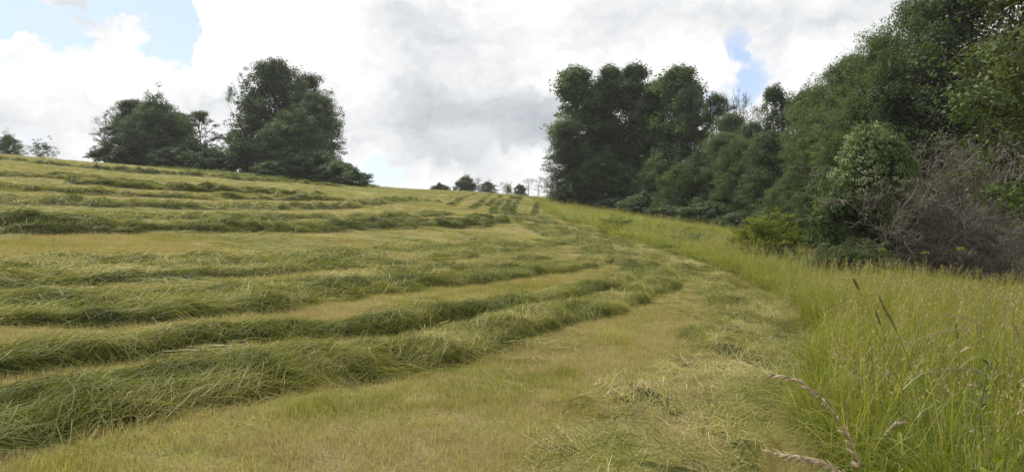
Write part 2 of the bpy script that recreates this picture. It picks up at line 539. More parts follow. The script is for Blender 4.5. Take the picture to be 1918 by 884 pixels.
def gen_tree(seed, H, R_, cb=.25, form='tall', nl=36, ns=6, nt=4, leaves=8, leaf=(.24, .13), clump=.5, up=.55, trunk_r=None,
             stems=1, wood_levels=2, curl=.25, dense=1.0, sides=(7, 5, 3), tip_bias=.5, gnarl=0.0, fill=0.0, thick=1.0, loosen=1.0):
    """returns wood (verts, quads) and leaves (verts, quads, tint); the tree stands at the origin"""
    g = np.random.default_rng(seed)
    trunk_r = trunk_r or H * .014
    k0 = 10
    tr = []
    for s_ in range(stems):
        zz = np.linspace(-.3, H * .96, k0)
        lean = g.normal(size=2) * (.02 if stems == 1 else .13) * H
        wob = np.cumsum(g.normal(size=(k0, 2)) * H * (.006 + gnarl * .03), 0)
        f = np.linspace(0, 1, k0)[:, None]
        off = g.normal(size=2) * (0 if stems == 1 else R_ * .12)
        xy = wob * f + lean * f ** 1.4 + off
        tr.append(np.concatenate([xy, zz[:, None] * (1 if s_ == 0 else g.uniform(.7, 1))], 1))
    TR = np.array(tr)
    rad0 = trunk_r * (1 - .88 * np.linspace(0, 1, k0) ** .8)
    rad0[0] *= 1.5
    wood = [tubes(TR, np.tile(rad0, (stems, 1)), sides[0])]
    # limbs
    t = (np.arange(nl) + g.random(nl)) / nl
    hh = cb + (1 - cb) * t ** .9
    si = g.integers(0, stems, nl)
    base, tdir = lerp_path(TR, si, hh * .99)
    az = np.arange(nl) * 2.39996 + g.normal(size=nl) * .5
    env = R_ * form_r(form, t) * g.uniform(.62, 1.12, nl)
    el = up * (.62 + .62 * t) + g.normal(size=nl) * .22
    dr = np.stack([np.cos(az) * np.cos(el), np.sin(az) * np.cos(el), np.sin(el)], 1)
    ln = np.maximum(env / np.maximum(np.cos(el), .45), H * .03)
    k1 = 6
    tau = np.linspace(0, 1, k1)
    P1 = base[:, None] + dr[:, None] * (ln[:, None] * tau)[:, :, None]
    P1[:, :, 2] += (curl * ln)[:, None] * tau ** 2
    P1 += np.cumsum(g.normal(size=(nl, k1, 3)), 1) * (ln * (.03 + gnarl * .07))[:, None, None] * tau[None, :, None]
    if fill:                                      # keep the limbs within the crown
        for _ in range(5):
            tip = P1[:, -1]
            tc = np.clip((tip[:, 2] / H - cb) / (1 - cb), 0, 1)
            out_ = (np.hypot(tip[:, 0] - base[:, 0], tip[:, 1] - base[:, 1]) > R_ * form_r(form, tc) * loosen) | (tip[:, 2] > (.97 if loosen == 1 else 1.03) * H)
            P1 = np.where(out_[:, None, None], base[:, None] + (P1 - base[:, None]) * .78, P1)
    P1[:, :, 2] = np.maximum(P1[:, :, 2], .1)
    if fill:
        P1[:, :, 2] = np.where(P1[:, :, 2] > .9 * H, .9 * H + (P1[:, :, 2] - .9 * H) * .3, P1[:, :, 2])
    tr_r = np.interp(hh, np.linspace(0, 1, k0), rad0)
    r1 = np.minimum(tr_r * .65, ln * .022 + .008) * thick
    wood.append(tubes(P1, r1[:, None] * (1 - .8 * tau), sides[1]))
    # boughs
    n2 = nl * ns
    i1 = np.repeat(np.arange(nl), ns)
    ta = g.uniform(.22, 1, n2) ** (1 - .35 * tip_bias)
    b2, d2 = lerp_path(P1, i1, ta)
    d2 = unit(d2 * .75 + rand_unit(g, n2) * .85 + np.array([0, 0, .18]))
    l2 = ln[i1] * g.uniform(.22, .48, n2) * (1.15 - .5 * ta) + .1
    k2 = 4
    tau2 = np.linspace(0, 1, k2)
    P2 = b2[:, None] + d2[:, None] * (l2[:, None] * tau2)[:, :, None]
    P2 += np.cumsum(g.normal(size=(n2, k2, 3)), 1) * (l2 * (.05 + gnarl * .10))[:, None, None] * tau2[None, :, None]
    r2 = np.minimum(r1[i1] * .5, l2 * .018 + .004) * thick
    if wood_levels >= 2:
        wood.append(tubes(P2, r2[:, None] * (1 - .75 * tau2), sides[2]))
    # twigs
    n3 = n2 * nt
    i2 = np.repeat(np.arange(n2), nt)
    tb = g.uniform(.25, 1, n3)
    b3, d3 = lerp_path(P2, i2, tb)
    d3 = unit(d3 * .6 + rand_unit(g, n3) * .9 + np.array([0, 0, .12]))
    l3 = l2[i2] * g.uniform(.3, .7, n3) + .05
    P3 = b3[:, None] + d3[:, None] * (l3[:, None] * np.array([0, .5, 1.]))[:, :, None]
    P3[:, 1] += rand_unit(g, n3) * (l3 * (.10 + gnarl * .1))[:, None]
    if wood_levels >= 3:
        r3 = np.minimum(r2[i2] * .5, (.006 + l3 * .006) * thick)
        wood.append(tubes(P3, r3[:, None] * np.array([1, .7, .35]), 3))
    lv = None
    if leaves:
        cs = max(R_ * .30, .18)

        def cellnoise(q):
            q = q / cs
            return .5 * vnoise(q[:, 0] + q[:, 2] * .6, q[:, 1] - q[:, 2] * .5, seed) + .5 * vnoise(q[:, 2] * 1.1 + q[:, 0] * .3, q[:, 1] * .8 - q[:, 0] * .6, seed + 3)
        # sprays of leaves at the ends of the boughs and of some twigs
        half = g.random(n2) < .6
        tw_ = g.random(n3) < .10
        cen = np.concatenate([P2[:, 3], P2[half, 1], P3[tw_, 2]])
        big = np.concatenate([np.ones(n2), np.full(half.sum(), .9), np.full(tw_.sum(), .6)])
        if fill:                                  # leafy shoots that round out the crown between the boughs
            nf = int(len(cen) * fill)
            tf = g.random(nf)
            af = g.uniform(0, 6.283, nf)
            lump = .58 + .62 * vnoise(af * 1.3 + tf * 2, tf * 6 + seed, seed + 9)
            rf = R_ * form_r(form, tf) * g.uniform(.1, 1, nf) ** .5 * lump
            hz = cb + (.98 - cb) * tf
            sx = np.interp(hz, np.linspace(0, 1, k0), TR[0, :, 0]); sy = np.interp(hz, np.linspace(0, 1, k0), TR[0, :, 1])
            tc = np.clip((cen[:, 2] / H - cb) / (1 - cb), 0, 1)
            trx = np.interp(cen[:, 2] / H, np.linspace(0, 1, k0), TR[0, :, 0]); try_ = np.interp(cen[:, 2] / H, np.linspace(0, 1, k0), TR[0, :, 1])
            inside = np.hypot(cen[:, 0] - trx, cen[:, 1] - try_) < R_ * form_r(form, tc) * loosen * (.98 + .85 * vnoise(cen[:, 0] / cs * .8 + cen[:, 2] / cs * .5, cen[:, 1] / cs * .8 - cen[:, 2] / cs * .6, seed + 11)) + .06 * R_
            cen, big = cen[inside], big[inside]
            cen = np.concatenate([cen, np.stack([sx + rf * np.cos(af), sy + rf * np.sin(af), hz * H], 1)])
            big = np.concatenate([big, np.ones(nf)])
        nz = cellnoise(cen)
        kp = g.random(len(cen)) < dense * np.clip((nz - .29) * 5.5, .08, 1)
        cen, big, nz = cen[kp], big[kp], nz[kp]
        nc = len(cen)
        rp_ = clump * big * g.uniform(.7, 1.3, nc)
        cnt = np.maximum((leaves * big ** 2).astype(int), 4)
        o_ = np.repeat(np.arange(nc), cnt)
        m = len(o_)
        dv = rand_unit(g, m)
        dv[:, 2] = np.where(dv[:, 2] < -.35, -dv[:, 2], dv[:, 2])
        stretch = unit(cen - np.array([0, 0, .45 * H]))[o_]            # sprays reach outward
        p = cen[o_] + dv * (rp_[o_] * g.uniform(.55, 1.08, m))[:, None] * np.array([1, 1, .86]) + stretch * (rp_[o_] * g.uniform(-.3, .45, m))[:, None]
        p[:, 2] = np.maximum(p[:, 2], .03)
        nrm = unit(dv * np.array([1, 1, 1.1]) + rand_unit(g, m) * .55 + np.array([0, 0, .25]))
        ax = rand_unit(g, m) + np.array([0, 0, -.45]) + .35 * dv
        ax = unit(ax - nrm * (ax * nrm).sum(1, keepdims=True))
        sd_ = np.cross(ax, nrm)
        s = g.uniform(.6, 1.3, m)[:, None]
        L, W = leaf
        bend = -nrm * (L * .10) * s
        v0 = p - ax * L * .3 * s; v1 = p + ax * L * .12 * s + sd_ * W * .5 * s + bend; v2 = p + ax * L * .7 * s + bend * 1.6; v3 = p + ax * L * .12 * s - sd_ * W * .5 * s + bend
        LV = np.stack([v0, v1, v2, v3], 1).reshape(-1, 3)
        LQ = np.arange(m * 4).reshape(-1, 4)
        ti = np.clip(.45 + ((nz - .5) * .5 + g.normal(size=nc) * .12)[o_] + g.normal(size=m) * .09, 0, 1)
        lv = (LV, LQ, np.repeat(ti, 4))
    W_ = join(wood)
    return W_, lv


class Kind:
    """one species or growth form: meshes shared by all its copies"""
    def __init__(s, name, leafmat, woodmat=M_bark, **kw):
        (wv, wq, _), lv = gen_tree(**kw)
        s.name = name
        allv = wv if lv is None else np.vstack([wv, lv[0]])
        s.H = float(allv[:, 2].max()) if lv is None else float(np.percentile(lv[0][:, 2], 99.3))
        s.R = float(np.percentile(np.abs(allv[:, :2]), 97))
        s.wood = mesh_np(name + '_wood', wv, wq, mat=woodmat, smooth=True)
        s.crown = None if lv is None else mesh_np(name + '_crown', lv[0], lv[1], attrs={'tint': lv[2]}, mat=leafmat)


def plant(kind, name, x, y, h, halfw, label, cat, group, rot=None, sink=.05, crown_name='crown', wood_name='trunk'):
    root = obj(name, None, loc=(x, y, float(zg(x, y)) - sink), rotz=rng.uniform(0, 6.28) if rot is None else rot)
    sxy = halfw / kind.R
    root.scale = (sxy, sxy, h / kind.H)
    tag(root, label, cat, group)
    obj(wood_name, kind.wood, root)
    if kind.crown:
        obj(crown_name, kind.crown, root)
    return root


def grow(kind, name, px, ptop, d, halfpx, label, cat, group, **kw):
    """px: bearing of the trunk, ptop: elevation of the top, d: distance ahead, halfpx: apparent half width"""
    x = (px - 959) / F * d
    if d < 0:                    # negative: the bearing at which the foot meets the ground is given instead
        x, d = ground_at(px, -d)
    h = EYE + (442 - ptop) / F * d - float(zg(x, d))
    want = h / (halfpx / F * d)
    kind = min([kind] + [K[q] for q in BROADER.get(kind.name, ()) if q in K], key=lambda q: abs(math.log(q.H / q.R / want)) - (.25 if q is kind else 0))
    return plant(kind, name, x, d, h, halfpx / F * d, label, cat, group, **kw)


# broader growth forms that stand in where a plant is lower and wider than its own kind
BROADER = {'tall_tree_a': ['broad', 'round'], 'tall_tree_b': ['broad', 'round'], 'tall_tree_c': ['broad', 'round'], 'round_tree': ['broad'], 'loose_tree': ['loose2'],
           'sparse_tree': ['loose2'], 'wood_edge_tree': ['edge'], 'wood_edge_tree_b': ['edge'], 'dark_shrub': ['mound'], 'bushy_shrub': ['mound2']}


K = {}
K['tallA'] = Kind('tall_tree_a', M_leaf_mid, seed=11, H=20, R_=3.6, cb=0.12, form='tall', nl=50, ns=6, nt=4, leaves=60, leaf=(.27, .17), loosen=1.28, clump=0.85, up=0.98, fill=0.28)
K['tallB'] = Kind('tall_tree_b', M_leaf_mid, seed=12, H=20, R_=3.2, cb=0.12, form='tall', nl=42, ns=6, nt=4, leaves=60, leaf=(.27, .17), loosen=1.28, clump=0.85, up=0.98, fill=0.28)
K['tallC'] = Kind('tall_tree_c', M_leaf_dark, seed=13, H=20, R_=4.2, cb=0.1, form='oval', nl=44, ns=6, nt=4, leaves=62, leaf=(.28, .18), loosen=1.28, clump=0.95, up=0.9, fill=0.3)
K['round'] = Kind('round_tree', M_leaf_dark, seed=14, H=16, R_=5.2, cb=0.05, form='oval', nl=50, ns=7, nt=4, leaves=60, leaf=(.27, .17), clump=0.9, up=0.8, fill=0.6)
K['loose'] = Kind('loose_tree', M_leaf_dark, seed=15, H=16, R_=3.4, cb=.25, form='oval', nl=26, ns=5, nt=3, leaves=50, leaf=(.25, .15), clump=0.6, up=0.9, wood_levels=3, fill=0.15)
K['sparse'] = Kind('sparse_tree', M_leaf_dark, seed=16, H=16, R_=2.6, cb=.22, form='tall', nl=26, ns=4, nt=3, leaves=26, leaf=(.24, .13), clump=0.5, up=0.95, wood_levels=3, dense=.65)
K['bushy'] = Kind('bushy_shrub', M_leaf_mid, seed=17, H=4, R_=2.3, cb=.04, form='bush', nl=34, ns=6, nt=4, leaves=50, leaf=(.17, .11), clump=0.42, up=.6, stems=3, fill=0.3)
K['bushdark'] = Kind('dark_shrub', M_leaf_dark, seed=18, H=4, R_=2.5, cb=.03, form='bush', nl=34, ns=6, nt=4, leaves=50, leaf=(.19, .12), clump=0.45, up=0.8, stems=3, fill=0.3)
K['wall'] = Kind('wood_edge_tree', M_leaf_mid, seed=19, H=11, R_=3.6, cb=.05, form='oval', nl=60, ns=7, nt=5, leaves=78, leaf=(.115, .066), loosen=1.15, clump=0.5, up=.95, fill=0.35)
K['wall2'] = Kind('wood_edge_tree_b', M_leaf_dark, seed=20, H=11, R_=3.2, cb=.08, form='tall', nl=60, ns=7, nt=5, leaves=78, leaf=(.12, .07), loosen=1.15, clump=0.52, up=.95, fill=0.3)
K['bare'] = Kind('bare_tree', None, M_dead, seed=21, H=14, R_=3.0, cb=.35, form='tall', nl=24, ns=7, nt=5, leaves=0, up=.95, wood_levels=3, trunk_r=.16, thick=1.5)
K['thicket'] = Kind('dead_bush', None, M_dead, seed=22, H=4.2, R_=2.6, cb=.05, form='bush', nl=44, ns=8, nt=5, leaves=0, up=0.6, wood_levels=3, stems=4, trunk_r=.10, gnarl=.9, curl=.1, thick=1.5)
K['thicket2'] = Kind('dead_bush_b', None, M_dead, seed=23, H=4.2, R_=2.4, cb=.08, form='oval', nl=36, ns=8, nt=5, leaves=0, up=0.75, wood_levels=3, stems=2, trunk_r=.10, gnarl=.8, curl=-.15, thick=1.5)
K['yellow'] = Kind('yellow_shrub', M_leaf_yel, seed=24, H=1.5, R_=1.5, cb=.04, form='bush', nl=34, ns=6, nt=4, leaves=40, leaf=(.12, .05), clump=0.24, up=.9, stems=4)
K['sumac'] = Kind('pale_shrub', M_leaf_lite, seed=25, H=2.6, R_=1.2, cb=.15, form='oval', nl=28, ns=6, nt=4, leaves=44, leaf=(.13, .06), clump=0.26, up=.6, stems=2)
K['nearleaf'] = Kind('near_tree', M_leaf_lite, seed=26, H=8, R_=2.3, cb=.28, form='oval', nl=64, ns=7, nt=4, leaves=46, leaf=(.115, .048), clump=0.3, up=.35, wood_levels=3, fill=0.5)
K['lowlight'] = Kind('pale_low_shrub', M_leaf_lite, seed=31, H=1.35, R_=1.6, cb=.03, form='bush', nl=36, ns=6, nt=4, leaves=44, leaf=(.085, .045), clump=0.24, up=.7, stems=4)
K['broad'] = Kind('broad_tree', M_leaf_dark, seed=41, H=9, R_=4.6, cb=.05, form='oval', nl=54, ns=7, nt=4, leaves=56, leaf=(.25, .16), clump=0.8, up=.75, fill=0.6)
K['loose2'] = Kind('loose_low_tree', M_leaf_dark, seed=42, H=9, R_=3.2, cb=.15, form='oval', nl=28, ns=5, nt=3, leaves=50, leaf=(.22, .13), clump=0.55, up=.85, wood_levels=3)
K['edge'] = Kind('low_edge_tree', M_leaf_mid, seed=43, H=6.5, R_=3.3, cb=.04, form='oval', nl=54, ns=6, nt=4, leaves=56, leaf=(.15, .085), clump=0.5, up=1.0, fill=0.5)
K['mound'] = Kind('dark_mound_shrub', M_leaf_dark, seed=44, H=2.2, R_=2.3, cb=.03, form='bush', nl=36, ns=6, nt=4, leaves=48, leaf=(.17, .11), clump=0.38, up=.75, stems=4, fill=0.3)
K['mound2'] = Kind('green_mound_shrub', M_leaf_mid, seed=45, H=2.2, R_=2.2, cb=.03, form='bush', nl=36, ns=6, nt=4, leaves=48, leaf=(.17, .11), clump=0.38, up=.75, stems=4, fill=0.3)
K['herb'] = Kind('verge_bush', M_leaf_mid, seed=27, H=0.75, R_=1.0, cb=.03, form='bush', nl=26, ns=6, nt=4, leaves=30, leaf=(.10, .045), clump=0.2, up=.8, stems=5, trunk_r=.015)
K['flower'] = Kind('flowering_shrub', M_leaf_mid, seed=28, H=3.4, R_=1.9, cb=.12, form='bush', nl=44, ns=6, nt=4, leaves=50, leaf=(.11, .065), clump=0.3, up=.55, stems=3, fill=0.5)

GL = 'trees of the clump on the left rise'
GW = 'trees of the wood along the right side'
GU = 'shrubs at the foot of the right wood'
GS = 'shrubs at the foot of the left clump'
GF = 'small trees beyond the crest'
GB = 'bare dead trees'
GD = 'bushes of the dead thicket'
# left clump
for kd, px, pt, d, hw, lab in (
        ('loose', 208, 236, 98, 30, 'small loose tree at the far left end of the left clump'),
        ('round', 248, 189, 102, 38, 'dark upright tree standing second from the left in the left clump'),
        ('round', 292, 184, 98, 52, 'broad dense tree making the left dome of the left clump'),
        ('tallB', 330, 212, 104, 34, 'dark tree on the right shoulder of the left dome'),
        ('loose', 376, 209, 101, 33, 'open topped tree standing alone between dome and tall trees of left clump'),
        ('bushy', 372, 262, 96, 44, 'lighter green low tree in front of the open topped tree'),
        ('sparse', 432, 232, 103, 24, 'thin half bare tree left of the tallest trees of the clump'),
        ('sparse', 464, 136, 100, 34, 'tall slender tree with visible trunk beside the tallest tree'),
        ('loose', 470, 215, 97, 36, 'open tree low beside the slender visible trunk'),
        ('round', 518, 117, 101, 60, 'tallest tree of the left clump with wide dark crown'),
        ('tallC', 562, 138, 104, 46, 'tall dark tree just right of the tallest tree in the clump'),
        ('round', 590, 178, 99, 46, 'broad dark tree at the right end of the left clump'),
        ('round', 552, 205, 95, 56, 'mid green tree in front of the tallest trees of the left clump'),
        ('round', 500, 245, 97, 40, 'dark low tree under the tallest tree of the left clump')):
    grow(K[kd], 'broadleaf_tree', px, pt, d, hw, lab, 'tree', GL)
for kd, px, pt, d, hw, lab in (
        ('bushdark', 215, 272, 96, 36, 'dark shrub under the far left tree of the left clump'),
        ('bushdark', 262, 255, 96, 38, 'dark shrub under the dense left dome'),
        ('bushdark', 325, 275, 94, 44, 'wide dark shrub right below the left dome'),
        ('bushy', 400, 278, 93, 42, 'mid green shrub in the low middle of the left clump'),
        ('bushdark', 452, 262, 94, 40, 'dark shrub under the slender half bare trees'),
        ('bushdark', 515, 300, 91, 40, 'dark shrub under the tallest tree by the grass strip'),
        ('bushdark', 585, 278, 92, 46, 'dark shrub under the right end tree of the left clump'),
        ('bushdark', 630, 300, 90, 36, 'low dark bush tailing off right of the left clump'),
        ('bushdark', 664, 318, 88, 27, 'last low bush at the right tip of the left clump')):
    grow(K[kd], 'shrub', px, pt, d, hw, lab, 'shrub', GS, crown_name='foliage', wood_name='stem')
for px, pt, d, hw, lab in (
        (196, 205, 103, 24, 'bare grey twigs rising at the left end of the left clump'),
        (622, 186, 102, 16, 'thin bare tree poking out right of the left clump'),
        (1352, 166, 86, 26, 'left bare grey tree sticking out above the right wood'),
        (1392, 162, 84, 30, 'middle bare grey tree above the right wood beneath the blue gap'),
        (1436, 166, 80, 26, 'right bare grey tree next to the knobbly crowned tree in the wood')):
    grow(K['bare'], 'bare_tree', px, pt, d, hw, lab, 'dead tree', GB)
# beyond the crest
for kd, px, pt, d, hw, lab in (
        ('edge', 14, 252, 122, 24, 'rounded treetop at the far left edge of the skyline'),
        ('loose2', 82, 258, 124, 22, 'spiky loose treetop on the skyline between far left and the clump'),
        ('bushdark', 826, 344, 150, 17, 'leftmost low dark bush on the distant crest'),
        ('broad', 873, 330, 150, 19, 'tallest leafy treetop on the distant crest'),
        ('edge', 914, 340, 150, 17, 'pale rounded treetop right of the tallest one on the crest'),
        ('lowlight', 952, 341, 150, 7, 'narrow dark treetop on the crest left of the bare trees'),
        ('bushdark', 975, 346, 150, 12, 'small dark bush on the crest at the foot of the bare trees')):
    grow(K[kd], 'distant_tree', px, pt, d, hw, lab, 'tree', GF)
for px, pt, d, hw, lab in (
        (898, 330, 155, 9, 'thin bare treetop on the crest beside the tallest leafy top'),
        (944, 339, 155, 8, 'small bare treetop left of the narrow dark one on the crest'),
        (990, 331, 152, 14, 'left bare treetop of the row on the crest'),
        (1008, 328, 153, 13, 'middle bare treetop of the row on the crest'),
        (1026, 330, 152, 12, 'right bare treetop of the row on the crest by the wood')):
    grow(K['bare'], 'distant_bare_tree', px, pt, d, hw, lab, 'dead tree', 'bare trees beyond the crest')
# right wood
for kd, px, pt, d, hw, lab in (
        ('tallA', 1082, 128, 92, 42, 'tall leafy tree at the left end of the right wood'),
        ('tallB', 1115, 160, 95, 34, 'tall tree second from the left end of the right wood'),
        ('tallA', 1148, 128, 93, 32, 'tall tree third from the left end of the right wood'),
        ('tallB', 1180, 122, 91, 38, 'highest pointed tree of the left part of the right wood'),
        ('tallB', 1212, 160, 89, 28, 'tree with visible trunk in the gap of the right wood'),
        ('tallC', 1244, 156, 90, 32, 'dark tall tree left of the broad pointed crown'),
        ('tallA', 1272, 127, 85, 48, 'broad pointed crown in the middle of the right wood'),
        ('tallC', 1310, 166, 82, 36, 'dark tree on the right shoulder of the pointed crown'),
        ('loose', 1338, 176, 80, 34, 'open tree under the left bare twigs of the right wood'),
        ('round', 1368, 215, 76, 40, 'dark round tree below the bare twigs'),
        ('tallB', 1412, 232, 72, 38, 'dark tree in the dip of the right wood skyline'),
        ('tallC', 1470, 163, 66, 36, 'tree with knobbly open crown right of the bare twigs'),
        ('tallA', 1508, 172, 60, 36, 'tree just right of the knobbly crowned one'),
        ('round', 1450, 250, 58, 52, 'dark dense tree at the back of the grassy corner'),
        ('wall2', 1062, 228, 88, 36, 'low bushy tree at the leftmost foot of the right wood'),
        ('wall2', 1132, 285, 86, 46, 'dark bushy tree before the tall trunks at the left'),
        ('wall2', 1228, 300, 82, 46, 'dark bushy tree before the trunks in the middle'),
        ('wall2', 1318, 280, 72, 50, 'dark bushy tree before the trunks right of middle'),
        ('wall2', 1098, 310, 85, 36, 'low dark tree beneath the two leftmost tall trees'),
        ('wall2', 1178, 312, 84, 36, 'slim dark tree before the highest pointed tree'),
        ('wall', 1275, 305, 74, 44, 'low leafy tree before the broad pointed crown'),
        ('wall2', 1358, 250, 69, 40, 'upright dark tree just below the leftmost bare twigs'),
        ('wall', 1392, 262, 64, 52, 'dense bushy tree deep in the shade of the wood corner')):
    grow(K[kd], 'woodland_tree', px, pt, d, hw, lab, 'tree', GW)
for kd, px, pt, d, hw, lab in (
        ('wall', 1545, 150, 46, 60, 'leafy tree with side boughs against the sky left of the big green slope'),
        ('wall2', 1590, 108, 42, 62, 'tree with horizontal bough tips reaching left against the sky'),
        ('wall', 1655, 55, 38, 70, 'large leafy tree rising left of the top corner'),
        ('wall', 1730, -10, 36, 90, 'very large leafy tree filling the upper right'),
        ('wall2', 1820, -60, 33, 100, 'tall dark tree behind the near boughs at the right edge'),
        ('wall', 1530, 240, 44, 62, 'mid green tree below the horizontal bough tips'),
        ('wall', 1600, 200, 38, 66, 'mid green tree left above the flowering shrub'),
        ('wall2', 1690, 150, 36, 76, 'dark leafy tree above the flowering shrub'),
        ('wall', 1780, 110, 36, 100, 'leafy tree standing above the dead thicket'),
        ('wall2', 1885, 80, 34, 100, 'dark tree behind the thicket at the right edge'),
        ('wall', 1545, 330, 38, 62, 'low dense tree left of the flowering shrub'),
        ('wall2', 1480, 330, 46, 48, 'low dark tree behind the pale upright shrub')):
    grow(K[kd], 'woodland_tree', px, pt, d, hw, lab, 'tree', GW)
for kd, px, pt, d, hw, lab in (
        ('bushdark', 1050, 352, 86, 24, 'dark bush at the left corner of the right wood'),
        ('bushdark', 1090, 362, 86, 32, 'wide dark bush under the left end trees of the wood'),
        ('bushdark', 1148, 370, 82, 34, 'dark bush under the third tall tree of the wood'),
        ('bushdark', 1205, 362, 78, 40, 'dark bush under the gap in the wood'),
        ('bushdark', 1258, 380, 72, 36, 'dark bush under the broad pointed crown'),
        ('bushdark', 1322, 374, 66, 44, 'dark bush deep under the wood right of the pointed crown'),
        ('bushdark', 1378, 396, 60, 40, 'dark bush in the shaded corner of the grass strip'),
        ('bushdark', 1440, 392, 54, 40, 'dark bush behind the pale upright shrub'),
        ('bushy', 1580, 352, 24.8, 66, 'rounded mid green shrub left of the dead thicket'),
        ('lowlight', 1522, 420, 33, 48, 'mid green shrub between the yellow and the rounded shrub'),
        ('lowlight', 1585, 446, -534, 70, 'low green shrub at the left foot of the dead thicket'),
        ('herb', 1535, 465, -522, 58, 'low spreading herb bush before the mid green shrub'),
        ('yellow', 1430, 398, -498, 60, 'bright yellow green shrub at the corner of the grass strip'),
        ('yellow', 1392, 430, -484, 32, 'small yellow green shrub left of the bright yellow one'),
        ('sumac', 1480, 378, -486, 42, 'pale upright shrub with sprays standing behind the yellow shrub'),
        ('herb', 1462, 440, -504, 55, 'dark green ferny bush before the yellow shrub')):
    grow(K[kd], 'shrub', px, pt, d, hw, lab, 'shrub', GU, crown_name='foliage', wood_name='stem')
for px, pt, d, hw, lab in (
        (1152, 400, -428, 30, 'larger dark bush standing in the grass strip before the wood'),
        (1132, 424, -441, 14, 'small pale bush left below the larger dark one in the strip'),
        (1226, 422, -440, 14, 'smallest dark bush in the middle of the grass strip'),
        (1287, 424, -462, 32, 'bright green bush at the right of the grass strip')):
    grow(K['herb'], 'verge_bush', px, pt, d, hw, lab, 'bush', 'bushes in the grass strip', crown_name='foliage', wood_name='stem')
# dead thicket
for kd, px, pt, d, hw, lab in (
        ('thicket', 1658, 322, 24.0, 100, 'left grey dead bush of the thicket'),
        ('thicket2', 1775, 280, 25.5, 110, 'tall grey dead bush in the middle of the thicket'),
        ('thicket', 1790, 370, 24.0, 110, 'front grey dead bush with pale crooked branches'),
        ('thicket2', 1860, 320, 25.5, 95, 'grey dead bush at the right of the thicket'),
        ('thicket', 1890, 400, 23.0, 90, 'low grey dead bush at the right edge'),
        ('thicket', 1720, 440, 23.5, 90, 'low grey dead bush at the front left of the thicket'),
        ('thicket', 1800, 225, 26.8, 140, 'wide grey dead bush behind the front bushes of the thicket'),
        ('thicket2', 1735, 212, 27.0, 85, 'highest grey dead bush above the thicket'),
        ('thicket2', 1815, 215, 27.5, 85, 'tallest thin dead bush rising against the green at right')):
    grow(K[kd], 'dead_bush', px, pt, d, hw, lab, 'dead bush', GD, wood_name='branches')
# flowering shrub: white flower clusters over a leafy dome
fl = grow(K['flower'], 'flowering_shrub', 1632, 240, 25.5, 72, 'tall arching shrub covered in white flower clusters above the dead thicket', 'shrub', None, rot=.4, crown_name='foliage', wood_name='stem')
g = np.random.default_rng(5)
nfl = 330
d_ = unit(g.normal(size=(nfl, 3)) + np.array([-.25, -.6, .55]))
d_[:, 2] = np.abs(d_[:, 2]) * .9 + .1
k_ = K['flower']
cen = d_ * np.array([k_.R * 1.06, k_.R * 1.06, k_.H * .56]) + np.array([0, 0, k_.H * .46])
cen *= g.uniform(.93, 1.03, (nfl, 1))
m = 15
c = np.repeat(cen, m, 0) + g.normal(size=(nfl * m, 3)) * np.array([.065, .065, .022])
ax = unit(g.normal(size=(nfl * m, 3)) * np.array([1, 1, .35])); nn = unit(g.normal(size=(nfl * m, 3)) * .5 + np.array([0, 0, 1]))
s_ = unit(np.cross(ax, nn))
LV = np.stack([c, c + ax * .025 + s_ * .02, c + ax * .05, c + ax * .025 - s_ * .02], 1).reshape(-1, 3)
obj('flower_clusters', mesh_np('flower_clusters', LV, np.arange(len(LV)).reshape(-1, 4), attrs={'tint': np.repeat(g.random(nfl * m), 4)}, mat=M_petal), fl, rotz=-.4)
# near tree whose boughs reach in from the right edge
grow(K['nearleaf'], 'near_tree', 2105, -170, 13.5, 235, 'near pale leaved tree whose boughs reach in at the right edge', 'tree', None)


# ------------------------------------------------------------------ windrows of cut hay
def resample(P, step, smooth=3):
    # Catmull-Rom through the points, then even spacing
    P = np.asarray(P, float)
    Q_ = np.vstack([2 * P[0] - P[1], P, 2 * P[-1] - P[-2]])
    o = []
    for i in range(1, len(Q_) - 2):
        t = np.linspace(0, 1, 24, endpoint=False)[:, None]
        a, b, c, d = Q_[i - 1], Q_[i], Q_[i + 1], Q_[i + 2]
        o.append(.5 * (2 * b + (c - a) * t + (2 * a - 5 * b + 4 * c - d) * t ** 2 + (3 * b - 3 * c + d - a) * t ** 3))
    o = np.vstack(o + [P[-1:]])
    s = np.concatenate([[0], np.cumsum(np.linalg.norm(np.diff(o, axis=0), axis=1))])
    t = np.arange(0, s[-1], step)
    return np.stack([np.interp(t, s, o[:, 0]), np.interp(t, s, o[:, 1])], 1), t


ROWS = []


